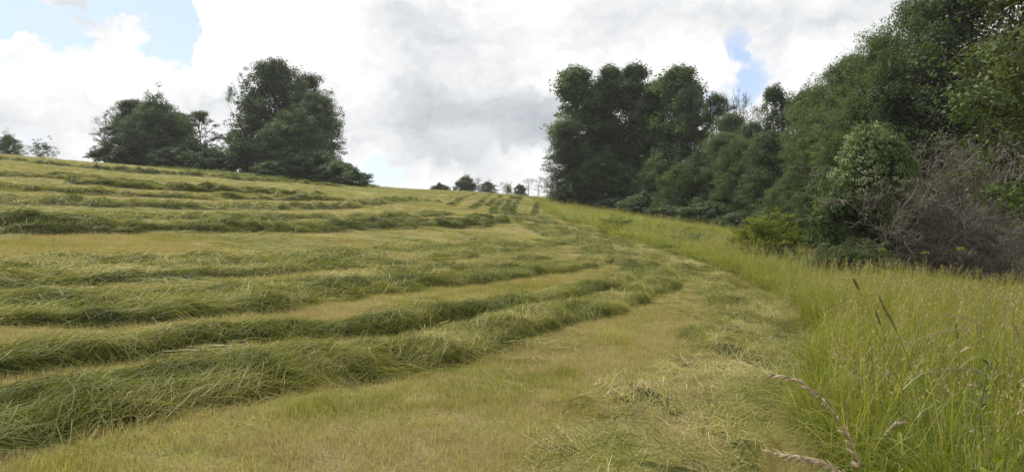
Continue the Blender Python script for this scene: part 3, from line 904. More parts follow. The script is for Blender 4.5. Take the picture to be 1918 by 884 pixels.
def windrow(name, pix, Wd, Hh, nbl, label, blade=(.45, .8), bw=.006, seed=1, tint0=.40, messy=.25, world_pts=None, ends=.8, group=True, flat=False, k=3, tintvar=.25):
    Wd, Hh, nbl = Wd * .66, Hh * .43, int(nbl * 1.4)
    blade, bw, tint0, messy = (blade[0] * .38, blade[1] * .48), bw * .68, tint0 + .10, messy + .12
    if seed > 6 and seed < 30:                    # the higher rows are heaped taller and tinted darker all over
        Hh, tint0 = Hh * 1.55, tint0 - .12
    g = np.random.default_rng(seed)
    C, S = resample(line(pix) if world_pts is None else world_pts, .1)
    ROWS.append((C[::3], Wd * (.9 if not flat else .75)))
    n = len(S)
    Tn = np.gradient(C, axis=0); Tn = Tn / np.linalg.norm(Tn, axis=1, keepdims=True)
    Nn = np.stack([-Tn[:, 1], Tn[:, 0]], 1)
    Ltot = S[-1]

    def at(s):
        f = np.clip(s / .1, 0, n - 1.001)
        a = f.astype(int); fr = (f - a)[:, None]
        return C[a] * (1 - fr) + C[a + 1] * fr, Tn[a], Nn[a]

    def surf(s, w_):
        """height of the heap above the ground at station s, offset w"""
        ww = Wd * (.55 + .9 * fbm(s / .9, np.sign(w_) * 3.3 + seed, seed, 4))
        mid = (fbm(s / 2.2, np.zeros_like(s) + 5.5, seed + 1, 2) - .5) * Wd * .5
        e = np.clip(1 - np.abs((w_ - mid) / ww) ** 2.2, 0, 1)
        fs = .55 if flat else 1.0
        hh = Hh * (.22 + 2.3 * np.clip(fbm(s / (.62 * fs), w_ / (.42 * fs), seed + 2, 4) - .22, 0, 1) ** 1.2)
        if flat:
            hh = hh * np.clip((fbm(s / .9, w_ / .9, seed + 7, 2) - .15) * 2.2, 0.40, 1.1)
        end = np.clip(np.minimum(s, Ltot - s) / ends, 0, 1)
        return hh * e ** .46 * end ** .6, e * (end > 0)

    # body of the heap
    nw = 13
    ws = np.linspace(-1.5, 1.5, nw) * Wd
    st = S[::2]
    SS, WW = np.meshgrid(st, ws, indexing='ij')
    c, _, nn_ = at(SS.ravel())
    xy = c + nn_ * WW.ravel()[:, None]
    h_, e_ = surf(SS.ravel(), WW.ravel())
    z = zg(xy[:, 0], xy[:, 1]) + h_ * (.45 if flat else .86) - (.03 if flat else .035)
    V_ = np.column_stack([xy, z])
    m_ = len(st)
    a, b = np.meshgrid(np.arange(m_ - 1), np.arange(nw - 1), indexing='ij')
    q = (a * nw + b).ravel()
    Q_ = np.stack([q, q + nw, q + nw + 1, q + 1], 1)
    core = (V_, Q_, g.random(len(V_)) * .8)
    # the cut stems: tufts of blades lying along the row, combed in waves
    per = 10
    nt_ = max(1, nbl // per)
    ts = g.uniform(0, Ltot, nt_)
    tw = g.uniform(-1.1, 1.1, nt_) * Wd
    _, ee = surf(ts, tw)
    keep = g.random(nt_) < np.clip(ee * 2.2 + .03, 0, 1)
    if flat:
        keep &= g.random(nt_) < .25 + .75 * np.clip((fbm(ts / .9, tw / .9, seed + 7, 2) - .10) * 3, .3, 1)
    ts, tw, et = ts[keep], tw[keep], ee[keep]
    nt_ = len(ts)
    phi = (fbm(ts / .55, tw / .3, seed + 3, 3) - .5) * (1.5 + 4 * messy) + g.normal(size=nt_) * (.12 + messy * .8)
    phi += np.where(g.random(nt_) < .22, g.normal(size=nt_) * 1.1, 0)
    tt = fbm(ts / .8, tw / .45, seed + 4, 3)
    s0 = np.repeat(ts, per) + g.normal(size=nt_ * per) * .16
    w0 = np.repeat(tw, per) + g.normal(size=nt_ * per) * .07
    ph = np.repeat(phi, per) + g.normal(size=nt_ * per) * (.16 + messy * .5)
    N_ = len(s0)
    Lb = g.uniform(*blade, N_)
    tau = np.linspace(0, 1, k)
    bend = g.normal(size=N_) * .35
    up_ = np.abs(g.normal(size=N_)) * .020 + .008
    wild = g.random(N_) < .035
    up_ = np.where(wild, up_ + g.uniform(.02, .09, N_), up_)
    fly = g.normal(size=N_) * .035
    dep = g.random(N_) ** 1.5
    pts = np.zeros((N_, k, 3))
    for j, t_ in enumerate(tau):
        dd = ph + bend * t_
        sj = s0 + np.cos(dd) * Lb * (t_ - .3)
        wj = w0 + np.sin(dd) * Lb * (t_ - .3)
        cj, _, nj = at(np.clip(sj, 0, Ltot))
        xyj = cj + nj * wj[:, None]
        hj, _ = surf(np.clip(sj, 0.01, Ltot - .01), wj)
        pts[:, j, :2] = xyj
        pts[:, j, 2] = zg(xyj[:, 0], xyj[:, 1]) + hj * (1 - .18 * dep) + up_ * (np.sin(np.pi * t_ * .9) * .9 + .25) + fly * t_ * (hj > .05) + .004
    dirv = unit(pts[:, -1] - pts[:, 0])
    side = unit(np.cross(dirv, unit(rand_unit(g, N_) * .9 + np.array([0, 0, .9]))))
    wd = (bw * g.uniform(.55, 1.35, N_))[:, None] * np.interp(tau, [0, .3, 1], [.8, 1, .25])[None, :]
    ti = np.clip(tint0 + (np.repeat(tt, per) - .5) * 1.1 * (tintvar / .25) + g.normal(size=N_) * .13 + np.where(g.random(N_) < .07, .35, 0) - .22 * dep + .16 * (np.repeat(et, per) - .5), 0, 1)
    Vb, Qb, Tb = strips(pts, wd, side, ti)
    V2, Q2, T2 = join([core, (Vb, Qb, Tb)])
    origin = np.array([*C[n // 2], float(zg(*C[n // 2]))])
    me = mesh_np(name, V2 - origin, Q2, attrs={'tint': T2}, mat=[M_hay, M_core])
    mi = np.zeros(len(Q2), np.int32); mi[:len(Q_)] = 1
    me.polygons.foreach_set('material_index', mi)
    o = obj(name, me, loc=origin)
    tag(o, label, 'windrow', 'windrows of cut hay' if group else None)
    return o


windrow('hay_windrow', [(-260, 860), (0, 800), (200, 764), (400, 724), (560, 696), (700, 686), (830, 662), (930, 627), (1050, 596), (1160, 568), (1232, 540), (1236, 516), (1200, 490)],
        .62, .36, 62000, 'thickest windrow, nearest the camera, curving from lower left toward the grass edge', (.45, .85), .0065, 1, .36, .10)
windrow('hay_windrow', [(-200, 712), (0, 692), (150, 672), (300, 654), (450, 638), (560, 630), (690, 626), (800, 604), (950, 578), (1080, 550), (1165, 530), (1185, 508), (1150, 482)],
        .42, .30, 36000, 'darker green windrow lying right behind and against the nearest one', (.45, .85), .007, 2, .25, .12)
windrow('hay_windrow', [(-200, 606), (0, 602), (200, 596), (400, 581), (600, 556), (800, 533), (950, 517), (1060, 505), (1122, 491), (1118, 472), (1060, 452)],
        .68, .36, 46000, 'third windrow from the camera, dark undercut front, ending in a bend at the path', (.45, .8), .0085, 3, .32, .14)
windrow('hay_windrow', [(-160, 573), (0, 570), (200, 566), (400, 551), (600, 532), (760, 515), (900, 500), (1030, 483)],
        .6, .20, 18000, 'low spread windrow lying close behind the third one', (.45, .8), .009, 4, .42, .2)
windrow('hay_windrow', [(-160, 532), (0, 530), (200, 522), (400, 512), (600, 500), (800, 484), (950, 468), (1040, 455)],
        1.0, .25, 26000, 'broad flattened windrow left of the bend, midway up the near slope', (.4, .75), .011, 5, .38, .22)
windrow('hay_windrow', [(-160, 496), (0, 496), (200, 493), (400, 490), (620, 480), (800, 466), (950, 452)],
        .8, .22, 16000, 'short lumpy windrow below the long dark one', (.4, .75), .013, 6, .38, .22)
windrow('hay_windrow', [(-140, 436), (0, 434), (250, 432), (400, 433), (600, 430), (800, 425), (905, 418), (930, 412)],
        1.2, .40, 42000, 'long dark windrow midway up the slope with a clear right end', (.45, .8), .012, 7, .28, .12)
windrow('hay_windrow', [(-140, 410), (0, 408), (300, 411), (600, 410), (840, 400)],
        .9, .26, 11000, 'low pale windrow just above the long dark one', (.45, .8), .018, 8, .48, .2)
windrow('hay_windrow', [(-120, 383), (0, 384), (200, 387), (420, 391), (650, 387), (820, 381)],
        1.0, .36, 10000, 'thin broken windrow in the upper part of the left slope', (.5, .9), .021, 9, .44, .2)
windrow('hay_windrow', [(-100, 352), (0, 356), (200, 365), (350, 371), (480, 373), (640, 374)],
        1.0, .34, 8000, 'pale windrow below the knotted one on the left slope', (.5, .9), .025, 10, .5, .2)
windrow('hay_windrow', [(120, 343), (280, 354), (350, 358), (430, 361), (520, 366), (620, 370)],
        .9, .5, 7000, 'knotted windrow with dark lumps in front of the left clump of trees', (.5, .9), .025, 11, .38, .25)
windrow('hay_windrow', [(-100, 325), (0, 329), (150, 337), (300, 345)],
        .9, .3, 5000, 'faint windrow under the skyline at the far left', (.5, .9), .028, 12, .5, .2)
windrow('hay_windrow', [(-80, 297), (0, 302), (100, 312), (230, 323), (340, 329), (450, 338), (560, 346), (640, 351)],
        1.0, .62, 9000, 'tall windrow along the skyline from the left edge to the clump of trees', (.6, 1.0), .030, 13, .42, .25)
far_rows = [([(893, 361), (872, 370), (855, 380), (842, 388)], 'leftmost windrow on the far slope below the crest'),
            ([(922, 364), (903, 378), (884, 394)], 'second windrow from the left on the far slope'),
            ([(938, 368), (924, 377), (910, 388)], 'third windrow from the left on the far slope'),
            ([(973, 364), (946, 376), (930, 388), (922, 402)], 'fourth windrow from the left on the far slope, curving over the crest'),
            ([(996, 363), (962, 375), (950, 388), (946, 408)], 'fifth windrow from the left on the far slope, long curve'),
            ([(1030, 363), (985, 369), (967, 382), (958, 404)], 'darkest long curving windrow of the far slope'),
            ([(1020, 371), (1006, 382), (1001, 405)], 'rightmost windrow of the far slope, next to the wood')]
for i_, (px_, lab_) in enumerate(far_rows):
    windrow('hay_windrow', px_, .40, .26 if i_ in (4, 5) else .19, 5000, lab_, (.5, .9), .030, 20 + i_, .12, -.06)
for i_, (px_, lab_) in enumerate([
        ([(1196, 488), (1150, 463), (1090, 440), (1035, 419), (1003, 405)], 'low outer row running from the bend of the nearest windrow up toward the crest'),
        ([(1150, 480), (1105, 456), (1050, 433), (1000, 414), (975, 403)], 'low middle row running from the bend of the second windrow up toward the crest'),
        ([(1055, 450), (1010, 431), (975, 414), (952, 405)], 'low inner row running from the bend of the third windrow up toward the crest')]):
    windrow('hay_windrow', px_, .62, .20, 9000, lab_, (.5, .9), .018, 40 + i_, .32, .05)
windrow('hay_swath', [(1170, 960), (1215, 884), (1270, 790), (1335, 720), (1395, 668), (1408, 620), (1385, 575), (1335, 532), (1270, 492), (1200, 463), (1130, 440), (1070, 420)],
        1.2, .33, 60000, 'thin flattened swath of cut hay beside the uncut grass edge', (.24, .55), .0068, 30, .43, .40, flat=True, tintvar=.3)


# ------------------------------------------------------------------ stubble, loose hay and uncut grass
def blades_mesh(name, g, n, rad, hgt, wid, lean, k, mat, tint=(0, 1), droop=.3, seed_heads=0, flat=False):
    a = g.uniform(0, 6.283, n); r = rad * np.sqrt(g.random(n))
    root = np.stack([r * np.cos(a), r * np.sin(a), np.zeros(n)], 1)
    az = g.uniform(0, 6.283, n)
    L = g.uniform(hgt[0], hgt[1], n)
    ln = np.abs(g.normal(size=n)) * lean
    tau = np.linspace(0, 1, k)
    hd = np.stack([np.cos(az), np.sin(az), np.zeros(n)], 1)
    pts = np.zeros((n, k, 3))
    for j, t in enumerate(tau):
        out_ = np.sin(ln * t + droop * ln * t * t * 2)
        pts[:, j] = root + hd * (L * t * out_)[:, None]
        pts[:, j, 2] += L * t * np.cos(np.clip(ln * t + droop * ln * t * t * 2, 0, 2.2))
    side = np.stack([-np.sin(az + g.normal(size=n) * .6), np.cos(az), g.normal(size=n) * .15], 1)
    side = unit(side)
    wd = (wid * g.uniform(.6, 1.3, n))[:, None] * np.interp(tau, [0, .4, 1], [.8, 1, .12])[None, :]
    ti = g.uniform(*tint, n)
    parts = [strips(pts, wd, side, ti)]
    me_q = len(parts[0][1])
    heads = []
    for i in range(seed_heads):
        hgt_ = hgt[1] * g.uniform(.95, 1.35)
        a_ = g.uniform(0, 6.283); l_ = g.uniform(.05, .3)
        r0 = np.array([rad * np.cos(a_) * .5, rad * np.sin(a_) * .5, 0])
        tt = np.linspace(0, 1, 5)
        P = r0 + np.stack([np.cos(a_) * l_ * tt ** 2 * hgt_, np.sin(a_) * l_ * tt ** 2 * hgt_, tt * hgt_], 1)
        sv = np.array([-np.sin(a_), np.cos(a_), 0])
        parts.append(strips(P[None], np.full((1, 5), wid * .55), sv[None], np.array([.75])))
        me_q += 4
        kk = 14
        tb = g.uniform(.80, 1.0, kk)
        c = r0 + np.stack([np.cos(a_) * l_ * tb ** 2 * hgt_, np.sin(a_) * l_ * tb ** 2 * hgt_, tb * hgt_], 1) + g.normal(size=(kk, 3)) * np.array([.010, .010, .004]) * (1.6 - tb[:, None])* 2
        u_ = unit(np.array([np.cos(a_) * l_ * 2, np.sin(a_) * l_ * 2, 1.]) + g.normal(size=(kk, 3)) * .45)
        heads.append((np.stack([c, c + u_ * .028], 1), g.random(kk)))
    if heads:
        hp = np.concatenate([h[0] for h in heads]); ht = np.concatenate([h[1] for h in heads])
        parts.append(strips(hp, np.tile(np.array([[.007, .003]]), (len(hp), 1)), unit(g.normal(size=(len(hp), 3))), ht))
    V_, Q_, T_ = join(parts)
    me = mesh_np(name, V_, Q_, attrs={'tint': T_}, mat=mat)
    if heads:
        mi = np.zeros(len(Q_), np.int32); mi[me_q:] = 1
        me.polygons.foreach_set('material_index', mi)
    return me


def hay_tuft(name, g, n, rad, L, wid, mat, tint):
    """a loose mat of lying stems"""
    a = g.uniform(0, 6.283, n); r = rad * np.sqrt(g.random(n))
    c = np.stack([r * np.cos(a), r * np.sin(a), g.uniform(.015, .06, n)], 1)
    az = g.normal(size=n) * .7 + g.choice([0, 3.14], n)
    l = g.uniform(*L, n)
    k = 3
    tau = np.linspace(-.5, .5, k)
    d = np.stack([np.cos(az), np.sin(az), g.normal(size=n) * .10], 1)
    bend = np.stack([-np.sin(az), np.cos(az), np.zeros(n)], 1) * (g.normal(size=n) * .08)[:, None]
    pts = c[:, None] + d[:, None] * (l[:, None] * tau)[:, :, None] + bend[:, None] * (l[:, None] * (1 - 4 * tau ** 2))[:, :, None]
    pts[:, :, 2] = np.maximum(pts[:, :, 2], .006)
    side = unit(np.cross(d, unit(rand_unit(g, n) * .8 + np.array([0, 0, 1.]))))
    V_, Q_, T_ = strips(pts, (wid * g.uniform(.6, 1.3, n))[:, None] * np.array([.7, 1, .4]), side, g.uniform(*tint, n))
    return mesh_np(name, V_, Q_, attrs={'tint': T_}, mat=mat)


def under_rows(x, y, k=1.0):
    hit = np.zeros(len(x), bool)
    for c_, w_ in ROWS:
        w_ = w_ * k
        lo, hi = c_.min(0) - w_, c_.max(0) + w_
        k_ = np.where((x > lo[0]) & (x < hi[0]) & (y > lo[1]) & (y < hi[1]) & ~hit)[0]
        if len(k_):
            q = np.stack([x[k_], y[k_]], 1)
            d2 = np.min(((q[:, None] - c_[None]) ** 2).sum(2), 1)
            hit[k_] |= d2 < w_ * w_
    return hit


def mown(x, y):
    return (x < edge_x(y) + .12 + .25 * (vnoise(x * 1.7, y * 1.7, 31) - .5)) & (left_verge(x, y) < .3)


def do_scatter(name, x, y, meshes, smin, smax, label, cat, g, zscale=1.0, idx=None, grow_r=0.0, yaw=None, tilt=.08, zoff=-.01):
    n = len(x)
    r = np.hypot(x, y)
    s = g.uniform(smin, smax, n) * (1 + grow_r * r)
    yaw = g.uniform(0, 6.283, n) if yaw is None else yaw
    rot = np.stack([g.normal(size=n) * tilt, g.normal(size=n) * tilt, yaw], 1)
    zs = s if np.ndim(zscale) == 0 and zscale == 1.0 else s * zscale
    z = zg(x, y) + (fbm(x * 3.1, y * 3.1, 9, 3) - .5) * .06 * np.exp(-r / 30) + zoff
    return scatter(name, np.stack([x, y, z], 1), meshes, g.integers(0, len(meshes), n) if idx is None else idx, rot, np.stack([s, s, zs], 1), label, cat)


g = np.random.default_rng(77)
# stubble
stub = [blades_mesh('stubble_tuft_%d' % i, g, 64, .15, (.025, .062), .0046, .40, 2, M_stub, t_) for i, t_ in enumerate([(0, .55), (.1, .7), (.3, .9), (.5, 1), (.6, 1)])]
x1, y1 = polar_pts(34000, 1.5, 22, -48, 40, 1.35)
x2, y2 = polar_pts(22000, 14, 60, -45, 30, 1.3)
x, y = np.concatenate([x1, x2]), np.concatenate([y1, y2])
k_ = mown(x, y) & ~under_rows(x, y)
x, y = x[k_], y[k_]
tone = fbm(x / 2.2, y / 2.2, 41, 3) * .62 + fbm(x / .6, y / .6, 44, 2) * .38
idx = np.clip(((tone - .30) / .40 * 5 + .1 + 1.9 * under_rows(x, y, 1.9) + g.normal(size=len(x)) * .7), 0, 4).astype(int)
do_scatter('stubble', x, y, stub, .8, 1.3, 'short tan and green stubble left on the mown field', 'stubble', g, idx=idx, grow_r=.012)
# loose hay
hay = [hay_tuft('loose_hay_tuft_%d' % i, g, 40, .24, (.08, .24), .0042, M_hay, t_) for i, t_ in enumerate([(.2, .6), (.3, .72), (.4, .82)])]
x1, y1 = polar_pts(9000, 1.5, 25, -48, 40, 1.3)
x2, y2 = polar_pts(30000, 18, 150, -42, 12, 1.15)
x, y = np.concatenate([x1, x2]), np.concatenate([y1, y2])
r = np.hypot(x, y)
cover_ = fbm(x / 2.6, y / 2.0, 51, 3)
k_ = mown(x, y) & ~((np.hypot(x, y) < 25) & under_rows(x, y)) & (cover_ + g.normal(size=len(x)) * .05 > np.interp(r, [5, 10, 17, 26, 60, 120], [.80, .66, .56, .49, .47, .46]))
x, y = x[k_], y[k_]
do_scatter('loose_hay', x, y, hay, .8, 1.3, 'loose strands of drying hay strewn between the windrows', 'hay', g, grow_r=.016, yaw=g.normal(size=len(x)) * .5 + np.where(x > edge_x(y) - 3.5, 1.2, 0))
# uncut grass
tall = [blades_mesh('uncut_grass_tuft_%d' % i, g, 30, .15, (.30, .92), .0075, .48, 6, [M_tall, M_seed], t_, .55, sh) for i, (t_, sh) in enumerate([((0, .6), 0), ((.2, .8), 1), ((.3, .9), 0), ((.1, .6), 0), ((.45, 1), 2), ((.2, .75), 0)])]
x1, y1 = polar_pts(10000, 2.2, 16, 8, 50, 1.4)
x2, y2 = polar_pts(17000, 12, 34, 2, 46, 1.5)
x3, y3 = polar_pts(12000, 28, 110, 0, 30, 1.3)
x, y = np.concatenate([x1, x2, x3]), np.concatenate([y1, y2, y3])
dist_ = x - edge_x(y) - .35 * (vnoise(x * 1.3, y * 1.3, 31) - .5)
k_ = dist_ > .05
x, y, dist_ = x[k_], y[k_], dist_[k_]
tone = fbm(x / 1.5, y / 1.5, 61, 3)
idx = np.clip((tone - .28) / .44 * 6 + g.normal(size=len(x)) * 1.3, 0, 5).astype(int)
r = np.hypot(x, y)
hs = np.interp(dist_, [0, .2, .7], [.70, .95, 1.0]) * (.7 + .6 * fbm(x / 3, y / 3, 63, 2)) * np.interp(r, [4, 10, 20, 40, 100], [.80, .76, .50, .42, .42])
idx = np.where((r > 13) & (g.random(len(x)) < .75) & np.isin(idx, [0, 1, 5]), g.choice([2, 2, 3, 4], len(x)), idx)
do_scatter('uncut_grass', x, y, tall, .75, 1.15, 'tall yellow green uncut grass with seed heads along the field edge', 'grass', g, zscale=hs, idx=idx, grow_r=.010)
x, y = polar_pts(9000, 78, 125, -32, -6, 1.2)
k_ = left_verge(x, y) > .25
x, y = x[k_], y[k_]
do_scatter('verge_grass', x, y, tall, 1.3, 2.0, 'green uncut grass strip below the left clump of trees', 'grass', g, idx=np.full(len(x), 3), zscale=.4)


# ------------------------------------------------------------------ single stems and herbs standing out of the uncut grass close to the path
def px3(px, py, d):
    return np.array([(px - 959) / F * d, d, EYE + (442 - py) / F * d])


def catmull(P, n):
    P = np.asarray(P, float)
    Q_ = np.vstack([2 * P[0] - P[1], P, 2 * P[-1] - P[-2]])
    u_ = np.linspace(0, len(P) - 1.0001, n)
    i = u_.astype(int); t = (u_ - i)[:, None]
    a, b, c, d = Q_[i], Q_[i + 1], Q_[i + 2], Q_[i + 3]
    return .5 * (2 * b + (c - a) * t + (2 * a - 5 * b + 4 * c - d) * t ** 2 + (3 * b - 3 * c + d - a) * t ** 3)


def tint_mesh(name, parts, mat, origin, tints):
    V_, Q_, _ = join([(p[0], p[1]) for p in parts])
    T_ = np.concatenate([np.full(len(p[0]), t) for p, t in zip(parts, tints)])
    return mesh_np(name, V_ - origin, Q_, attrs={'tint': T_}, mat=mat, smooth=True)


def spikelets(g, path, lo, hi, n, L, W, droop, spread):
    """pointed grass florets hung along the upper part of a stem"""
    u_ = np.sort(g.uniform(lo, hi, n)) * (len(path) - 1)
    i = np.clip(u_.astype(int), 0, len(path) - 2); t = (u_ - i)[:, None]
    c = path[i] * (1 - t) + path[i + 1] * t
    tan = unit(path[i + 1] - path[i])
    ax = unit(tan * .8 + rand_unit(g, n) * spread + np.array([0, 0, -droop]))
    c = c + rand_unit(g, n) * L * .12 * spread
    l = (L * g.uniform(.7, 1.2, n))[:, None]
    P = c[:, None] + ax[:, None] * (l * np.array([[0, .25, .6, 1.]]))[:, :, None]
    r = (W * g.uniform(.8, 1.2, n))[:, None] * np.array([[.25, 1, .8, .08]])
    return tubes(P, r, 5)


def grass_stem(pix, d, label, head, colour=.6, rad=.0016, seed=0, leaf=True):
    """pix: the stem from the foot up, as bearings at about distance d; head: (kind, from, to)"""
    g = np.random.default_rng(seed + 900)
    P = [px3(a, b, d + .03 * i) for i, (a, b) in enumerate(pix)]
    foot = np.array([P[0][0] + (P[0][0] - P[1][0]) * .3, P[0][1], 0]); foot[2] = float(zg(foot[0], foot[1]))
    path = catmull([foot] + P, 40)
    root = obj('grass_stem', None, loc=foot)
    tag(root, label, 'grass stem', 'single grass stems above the uncut grass')
    rr_ = rad * np.linspace(1.15, .5, 40)
    obj('stem', tint_mesh('stem', [tubes(path[None], rr_[None], 5)], M_tall, foot, [colour]), root)
    kind_, lo, hi = head
    if kind_ == 'timothy':
        i0, i1 = int(lo * 39), int(hi * 39)
        sp_ = catmull(path[i0:i1 + 1], 14) if i1 - i0 > 2 else path[i0:i1 + 1]
        k_ = len(sp_)
        body = tubes(sp_[None], (.0036 * np.sin(np.linspace(.35, np.pi - .35, k_)) ** .5)[None], 7)
        bris = spikelets(g, sp_, 0, .97, 110, .007, .0010, -.1, 1.3)
        obj('seed_head', tint_mesh('seed_head', [body, bris], M_seed, foot, [.02, .25]), root)
    elif kind_ == 'brome':
        ks = 1 if hi - lo > .5 else .6
        a = spikelets(g, path, lo, hi, int(72 * (hi - lo)) + 3, .026 * ks, .0034 * ks, .15, .45)
        b = spikelets(g, path, lo, hi, int(48 * (hi - lo)) + 3, .020 * ks, .0026 * ks, .25, .6)
        obj('seed_head', tint_mesh('seed_head', [a, b], M_seed, foot, [.95, .55]), root)
    else:
        a = spikelets(g, path, lo, hi, int(190 * (hi - lo)), .013, .0011, .30, 1.7)
        b = spikelets(g, path, lo, hi, int(120 * (hi - lo)), .018, .0011, .5, 1.3)
        obj('seed_head', tint_mesh('seed_head', [a, b], M_seed, foot, [.8, .5]), root)
    if leaf:
        j = int(g.uniform(.25, .45) * 39)
        az = g.uniform(0, 6.28)
        tt = np.linspace(0, 1, 7)
        L = g.uniform(.16, .28)
        q = path[j] + np.stack([np.cos(az) * tt * L * .8, np.sin(az) * tt * L * .8, L * (.75 * tt - .75 * tt ** 2.2)], 1)
        V_, Q_, T_ = strips(q[None], (.008 * np.interp(tt, [0, .3, 1], [.6, 1, .1]))[None], np.array([[-np.sin(az), np.cos(az), 0]]), np.array([.5]))
        obj('leaf', mesh_np('leaf', V_ - foot, Q_, attrs={'tint': T_}, mat=M_tall), root)


for i_, (pix, d, lab, head, col) in enumerate([
        ([(1640, 960), (1612, 880), (1578, 800), (1536, 745), (1492, 712), (1448, 701)], 2.1, 'arching pinkish brome stem leaning left over the stubble at the grass edge', ('brome', .34, 1), .85),
        ([(1640, 960), (1600, 905), (1550, 872), (1500, 858), (1446, 848)], 1.9, 'low brome stem nodding left at the bottom edge of the picture', ('brome', .42, 1), .85),
        ([(1712, 800), (1690, 730), (1662, 670), (1640, 612), (1616, 557), (1598, 522)], 2.4, 'tallest dark timothy stem leaning left high above the grass', ('timothy', .90, 1), .55),
        ([(1735, 760), (1710, 700), (1690, 645), (1668, 600), (1646, 556)], 3.0, 'timothy stem right of the tallest one with a long brown head', ('timothy', .84, 1), .5),
        ([(1725, 740), (1705, 690), (1692, 650), (1680, 622), (1664, 588)], 3.2, 'shorter timothy stem with stout brown head right of the tallest', ('timothy', .84, 1), .5),
        ([(1690, 720), (1670, 670), (1655, 625), (1640, 582)], 3.4, 'small timothy stem close to the tallest dark one', ('timothy', .86, 1), .5),
        ([(1905, 860), (1880, 770), (1845, 705), (1790, 690), (1742, 696), (1708, 706)], 2.6, 'pink plumed stem bowed to the left across the grass', ('plume', .50, 1), .8),
        ([(1890, 760), (1868, 680), (1830, 622), (1780, 618), (1735, 632), (1702, 645)], 3.3, 'pale plumed stem bowed left behind the pink plume', ('plume', .45, 1), .8),
        ([(1860, 700), (1852, 640), (1835, 610), (1800, 592), (1770, 588)], 4.0, 'faint buff plume bowed left near the top of the grass', ('plume', .50, 1), .75),
        ([(1596, 860), (1612, 800), (1632, 750), (1652, 710), (1666, 698)], 2.6, 'thin pale stalk leaning right with an empty bent tip', ('plume', .9, 1), .95),
        ([(1655, 900), (1695, 820), (1735, 750), (1770, 695), (1796, 662), (1816, 650)], 2.5, 'long pale stem leaning right with a slim buff head', ('brome', .86, 1), .95),
        ([(1680, 905), (1725, 830), (1765, 765), (1800, 730), (1828, 720)], 2.4, 'long pale stem leaning right and curving over without a full head', ('plume', .88, 1), .95),
        ([(1620, 890), (1636, 845), (1655, 815), (1676, 795), (1696, 790)], 2.2, 'short stem with white green nodding head low in the grass', ('brome', .6, 1), .8),
        ([(1800, 740), (1797, 680), (1793, 640), (1790, 606)], 3.4, 'upright timothy stem between the plumes', ('timothy', .82, 1), .5),
        ([(1900, 720), (1910, 660), (1905, 625), (1895, 600)], 3.6, 'upright buff stem at the right edge of the grass', ('plume', .66, 1), .7)]):
    grass_stem(pix, d, lab, head, col, seed=i_, rad=.0019 if i_ < 2 else .0016)


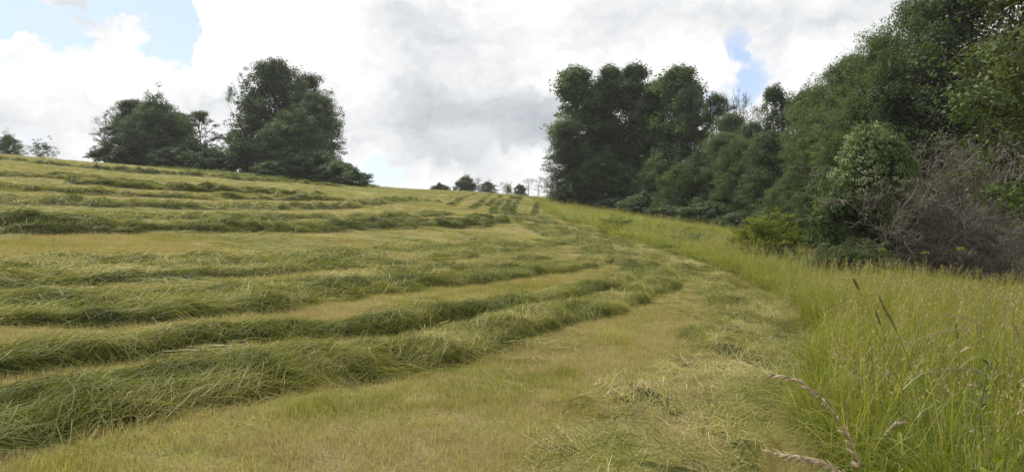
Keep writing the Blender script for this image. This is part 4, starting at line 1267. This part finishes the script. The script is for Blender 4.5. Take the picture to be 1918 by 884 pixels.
def leafy_herb(name, x, y, h, label, cat, group, n, leaf, mat, seed, flowers=None):
    g = np.random.default_rng(seed)
    foot = np.array([x, y, float(zg(x, y))])
    root = obj(name, None, loc=foot)
    tag(root, label, cat, group)
    z = np.linspace(0, h, 8)
    path = np.stack([np.cumsum(g.normal(size=8)) * h * .015, np.cumsum(g.normal(size=8)) * h * .015, z], 1)
    obj('stem', tint_mesh('stem', [tubes(path[None], (.004 * np.linspace(1.2, .5, 8))[None], 6)], M_tall, 0, [.3]), root)
    tz = np.linspace(.25, 1, n)
    az = np.arange(n) * 2.4 + g.normal(size=n) * .2
    base, _ = lerp_path(path[None], np.zeros(n, int), tz)
    L = leaf[0] * np.interp(tz, [.25, .7, 1], [1, .9, .45]) * g.uniform(.8, 1.2, n)
    tt = np.linspace(0, 1, 6)
    dirs = np.stack([np.cos(az), np.sin(az)], 1)
    lift = np.interp(tz, [.25, 1], [.35, 1.3])
    pts = base[:, None] + np.concatenate([dirs[:, None] * (L[:, None] * tt * .9)[:, :, None], (L[:, None] * (lift[:, None] * tt - .65 * tt ** 2))[:, :, None]], 2)
    side = np.stack([-np.sin(az), np.cos(az), np.zeros(n)], 1)
    V_, Q_, T_ = strips(pts, (leaf[1] * np.ones(n))[:, None] * np.interp(tt, [0, .15, .4, .8, 1], [.3, .75, 1, .5, .05])[None], side, g.uniform(.3, .9, n))
    obj('leaves', mesh_np('leaves', V_, Q_, attrs={'tint': T_}, mat=mat), root)
    if flowers:
        m = 130
        a = g.uniform(0, 6.28, m); r = flowers * np.sqrt(g.random(m))
        c = np.stack([r * np.cos(a), r * np.sin(a), h + .02 + .04 * np.cos(r / flowers * 1.4) + g.normal(size=m) * .012], 1) + path[-1] * np.array([1, 1, 0])
        ax = rand_unit(g, m); sv = unit(np.cross(ax, rand_unit(g, m)))
        q = np.stack([c, c + ax * .012 + sv * .012, c + ax * .026, c + ax * .012 - sv * .012], 1).reshape(-1, 3)
        rays_ = np.stack([np.tile(path[-1], (14, 1)), c[:14]], 1)
        tag(obj('flower_head', mesh_np('flower_head', q, np.arange(len(q)).reshape(-1, 4), attrs={'tint': np.repeat(g.uniform(.6, 1, m), 4)}, mat=M_leaf_yel), root), kind='stuff')
        obj('stalks', tint_mesh('stalks', [tubes(rays_, np.full((14, 2), .0018), 4)], M_tall, 0, [.4]), root)


for i_, (px_, d, h, lab) in enumerate([
        (1838, 3.2, .74, 'bright green leafy herb in the grass at lower right, largest of its kind'),
        (1795, 2.9, .60, 'small leafy herb left of the largest bright green one'),
        (1893, 2.8, .62, 'leafy herb at the lower right corner of the grass'),
        (1850, 4.6, .86, 'leafy herb standing tall further back in the right grass')]):
    leafy_herb('leafy_herb', (px_ - 959) / F * d, d, h, lab, 'herb', 'broad leaved herbs in the uncut grass', 26, (.15, .030), M_leaf_yel if i_ < 2 else M_leaf_lite, 50 + i_)
for i_, (px_, d, h, lab) in enumerate([
        (1800, 19.5, 1.25, 'tall yellow flowered herb before the right half of the dead thicket'),
        (1652, 20.5, 1.0, 'yellow flowered herb at the left foot of the dead thicket'),
        (1735, 20.0, 1.05, 'yellow flowered herb before the middle of the dead thicket')]):
    leafy_herb('yellow_flower', (px_ - 959) / F * d, d, h, lab, 'wildflower', 'yellow flowers before the thicket', 16, (.18, .04), M_leaf_lite, 70 + i_, .10)


# ------------------------------------------------------------------ thin summer air over the field
hz_ = [(-6200, 6200), (-6200, 6200), (-24, 36)]
hv = np.array([[hz_[0][i], hz_[1][j], hz_[2][k]] for i in (0, 1) for j in (0, 1) for k in (0, 1)], float)
hq = [[0, 1, 3, 2], [4, 6, 7, 5], [0, 4, 5, 1], [2, 3, 7, 6], [0, 2, 6, 4], [1, 5, 7, 3]]
M_haze = bpy.data.materials.new('haze')
M_haze.use_nodes = True
t_ = NT(M_haze.node_tree)
pv = t_.n('ShaderNodeVolumePrincipled', {'Color': (.92, .95, 1.0, 1), 'Density': .00024, 'Anisotropy': .3})
t_.n('ShaderNodeOutputMaterial', {'Volume': pv.outputs[0]})
tag(obj('haze', mesh_np('haze', hv, hq, mat=M_haze)), kind='stuff')
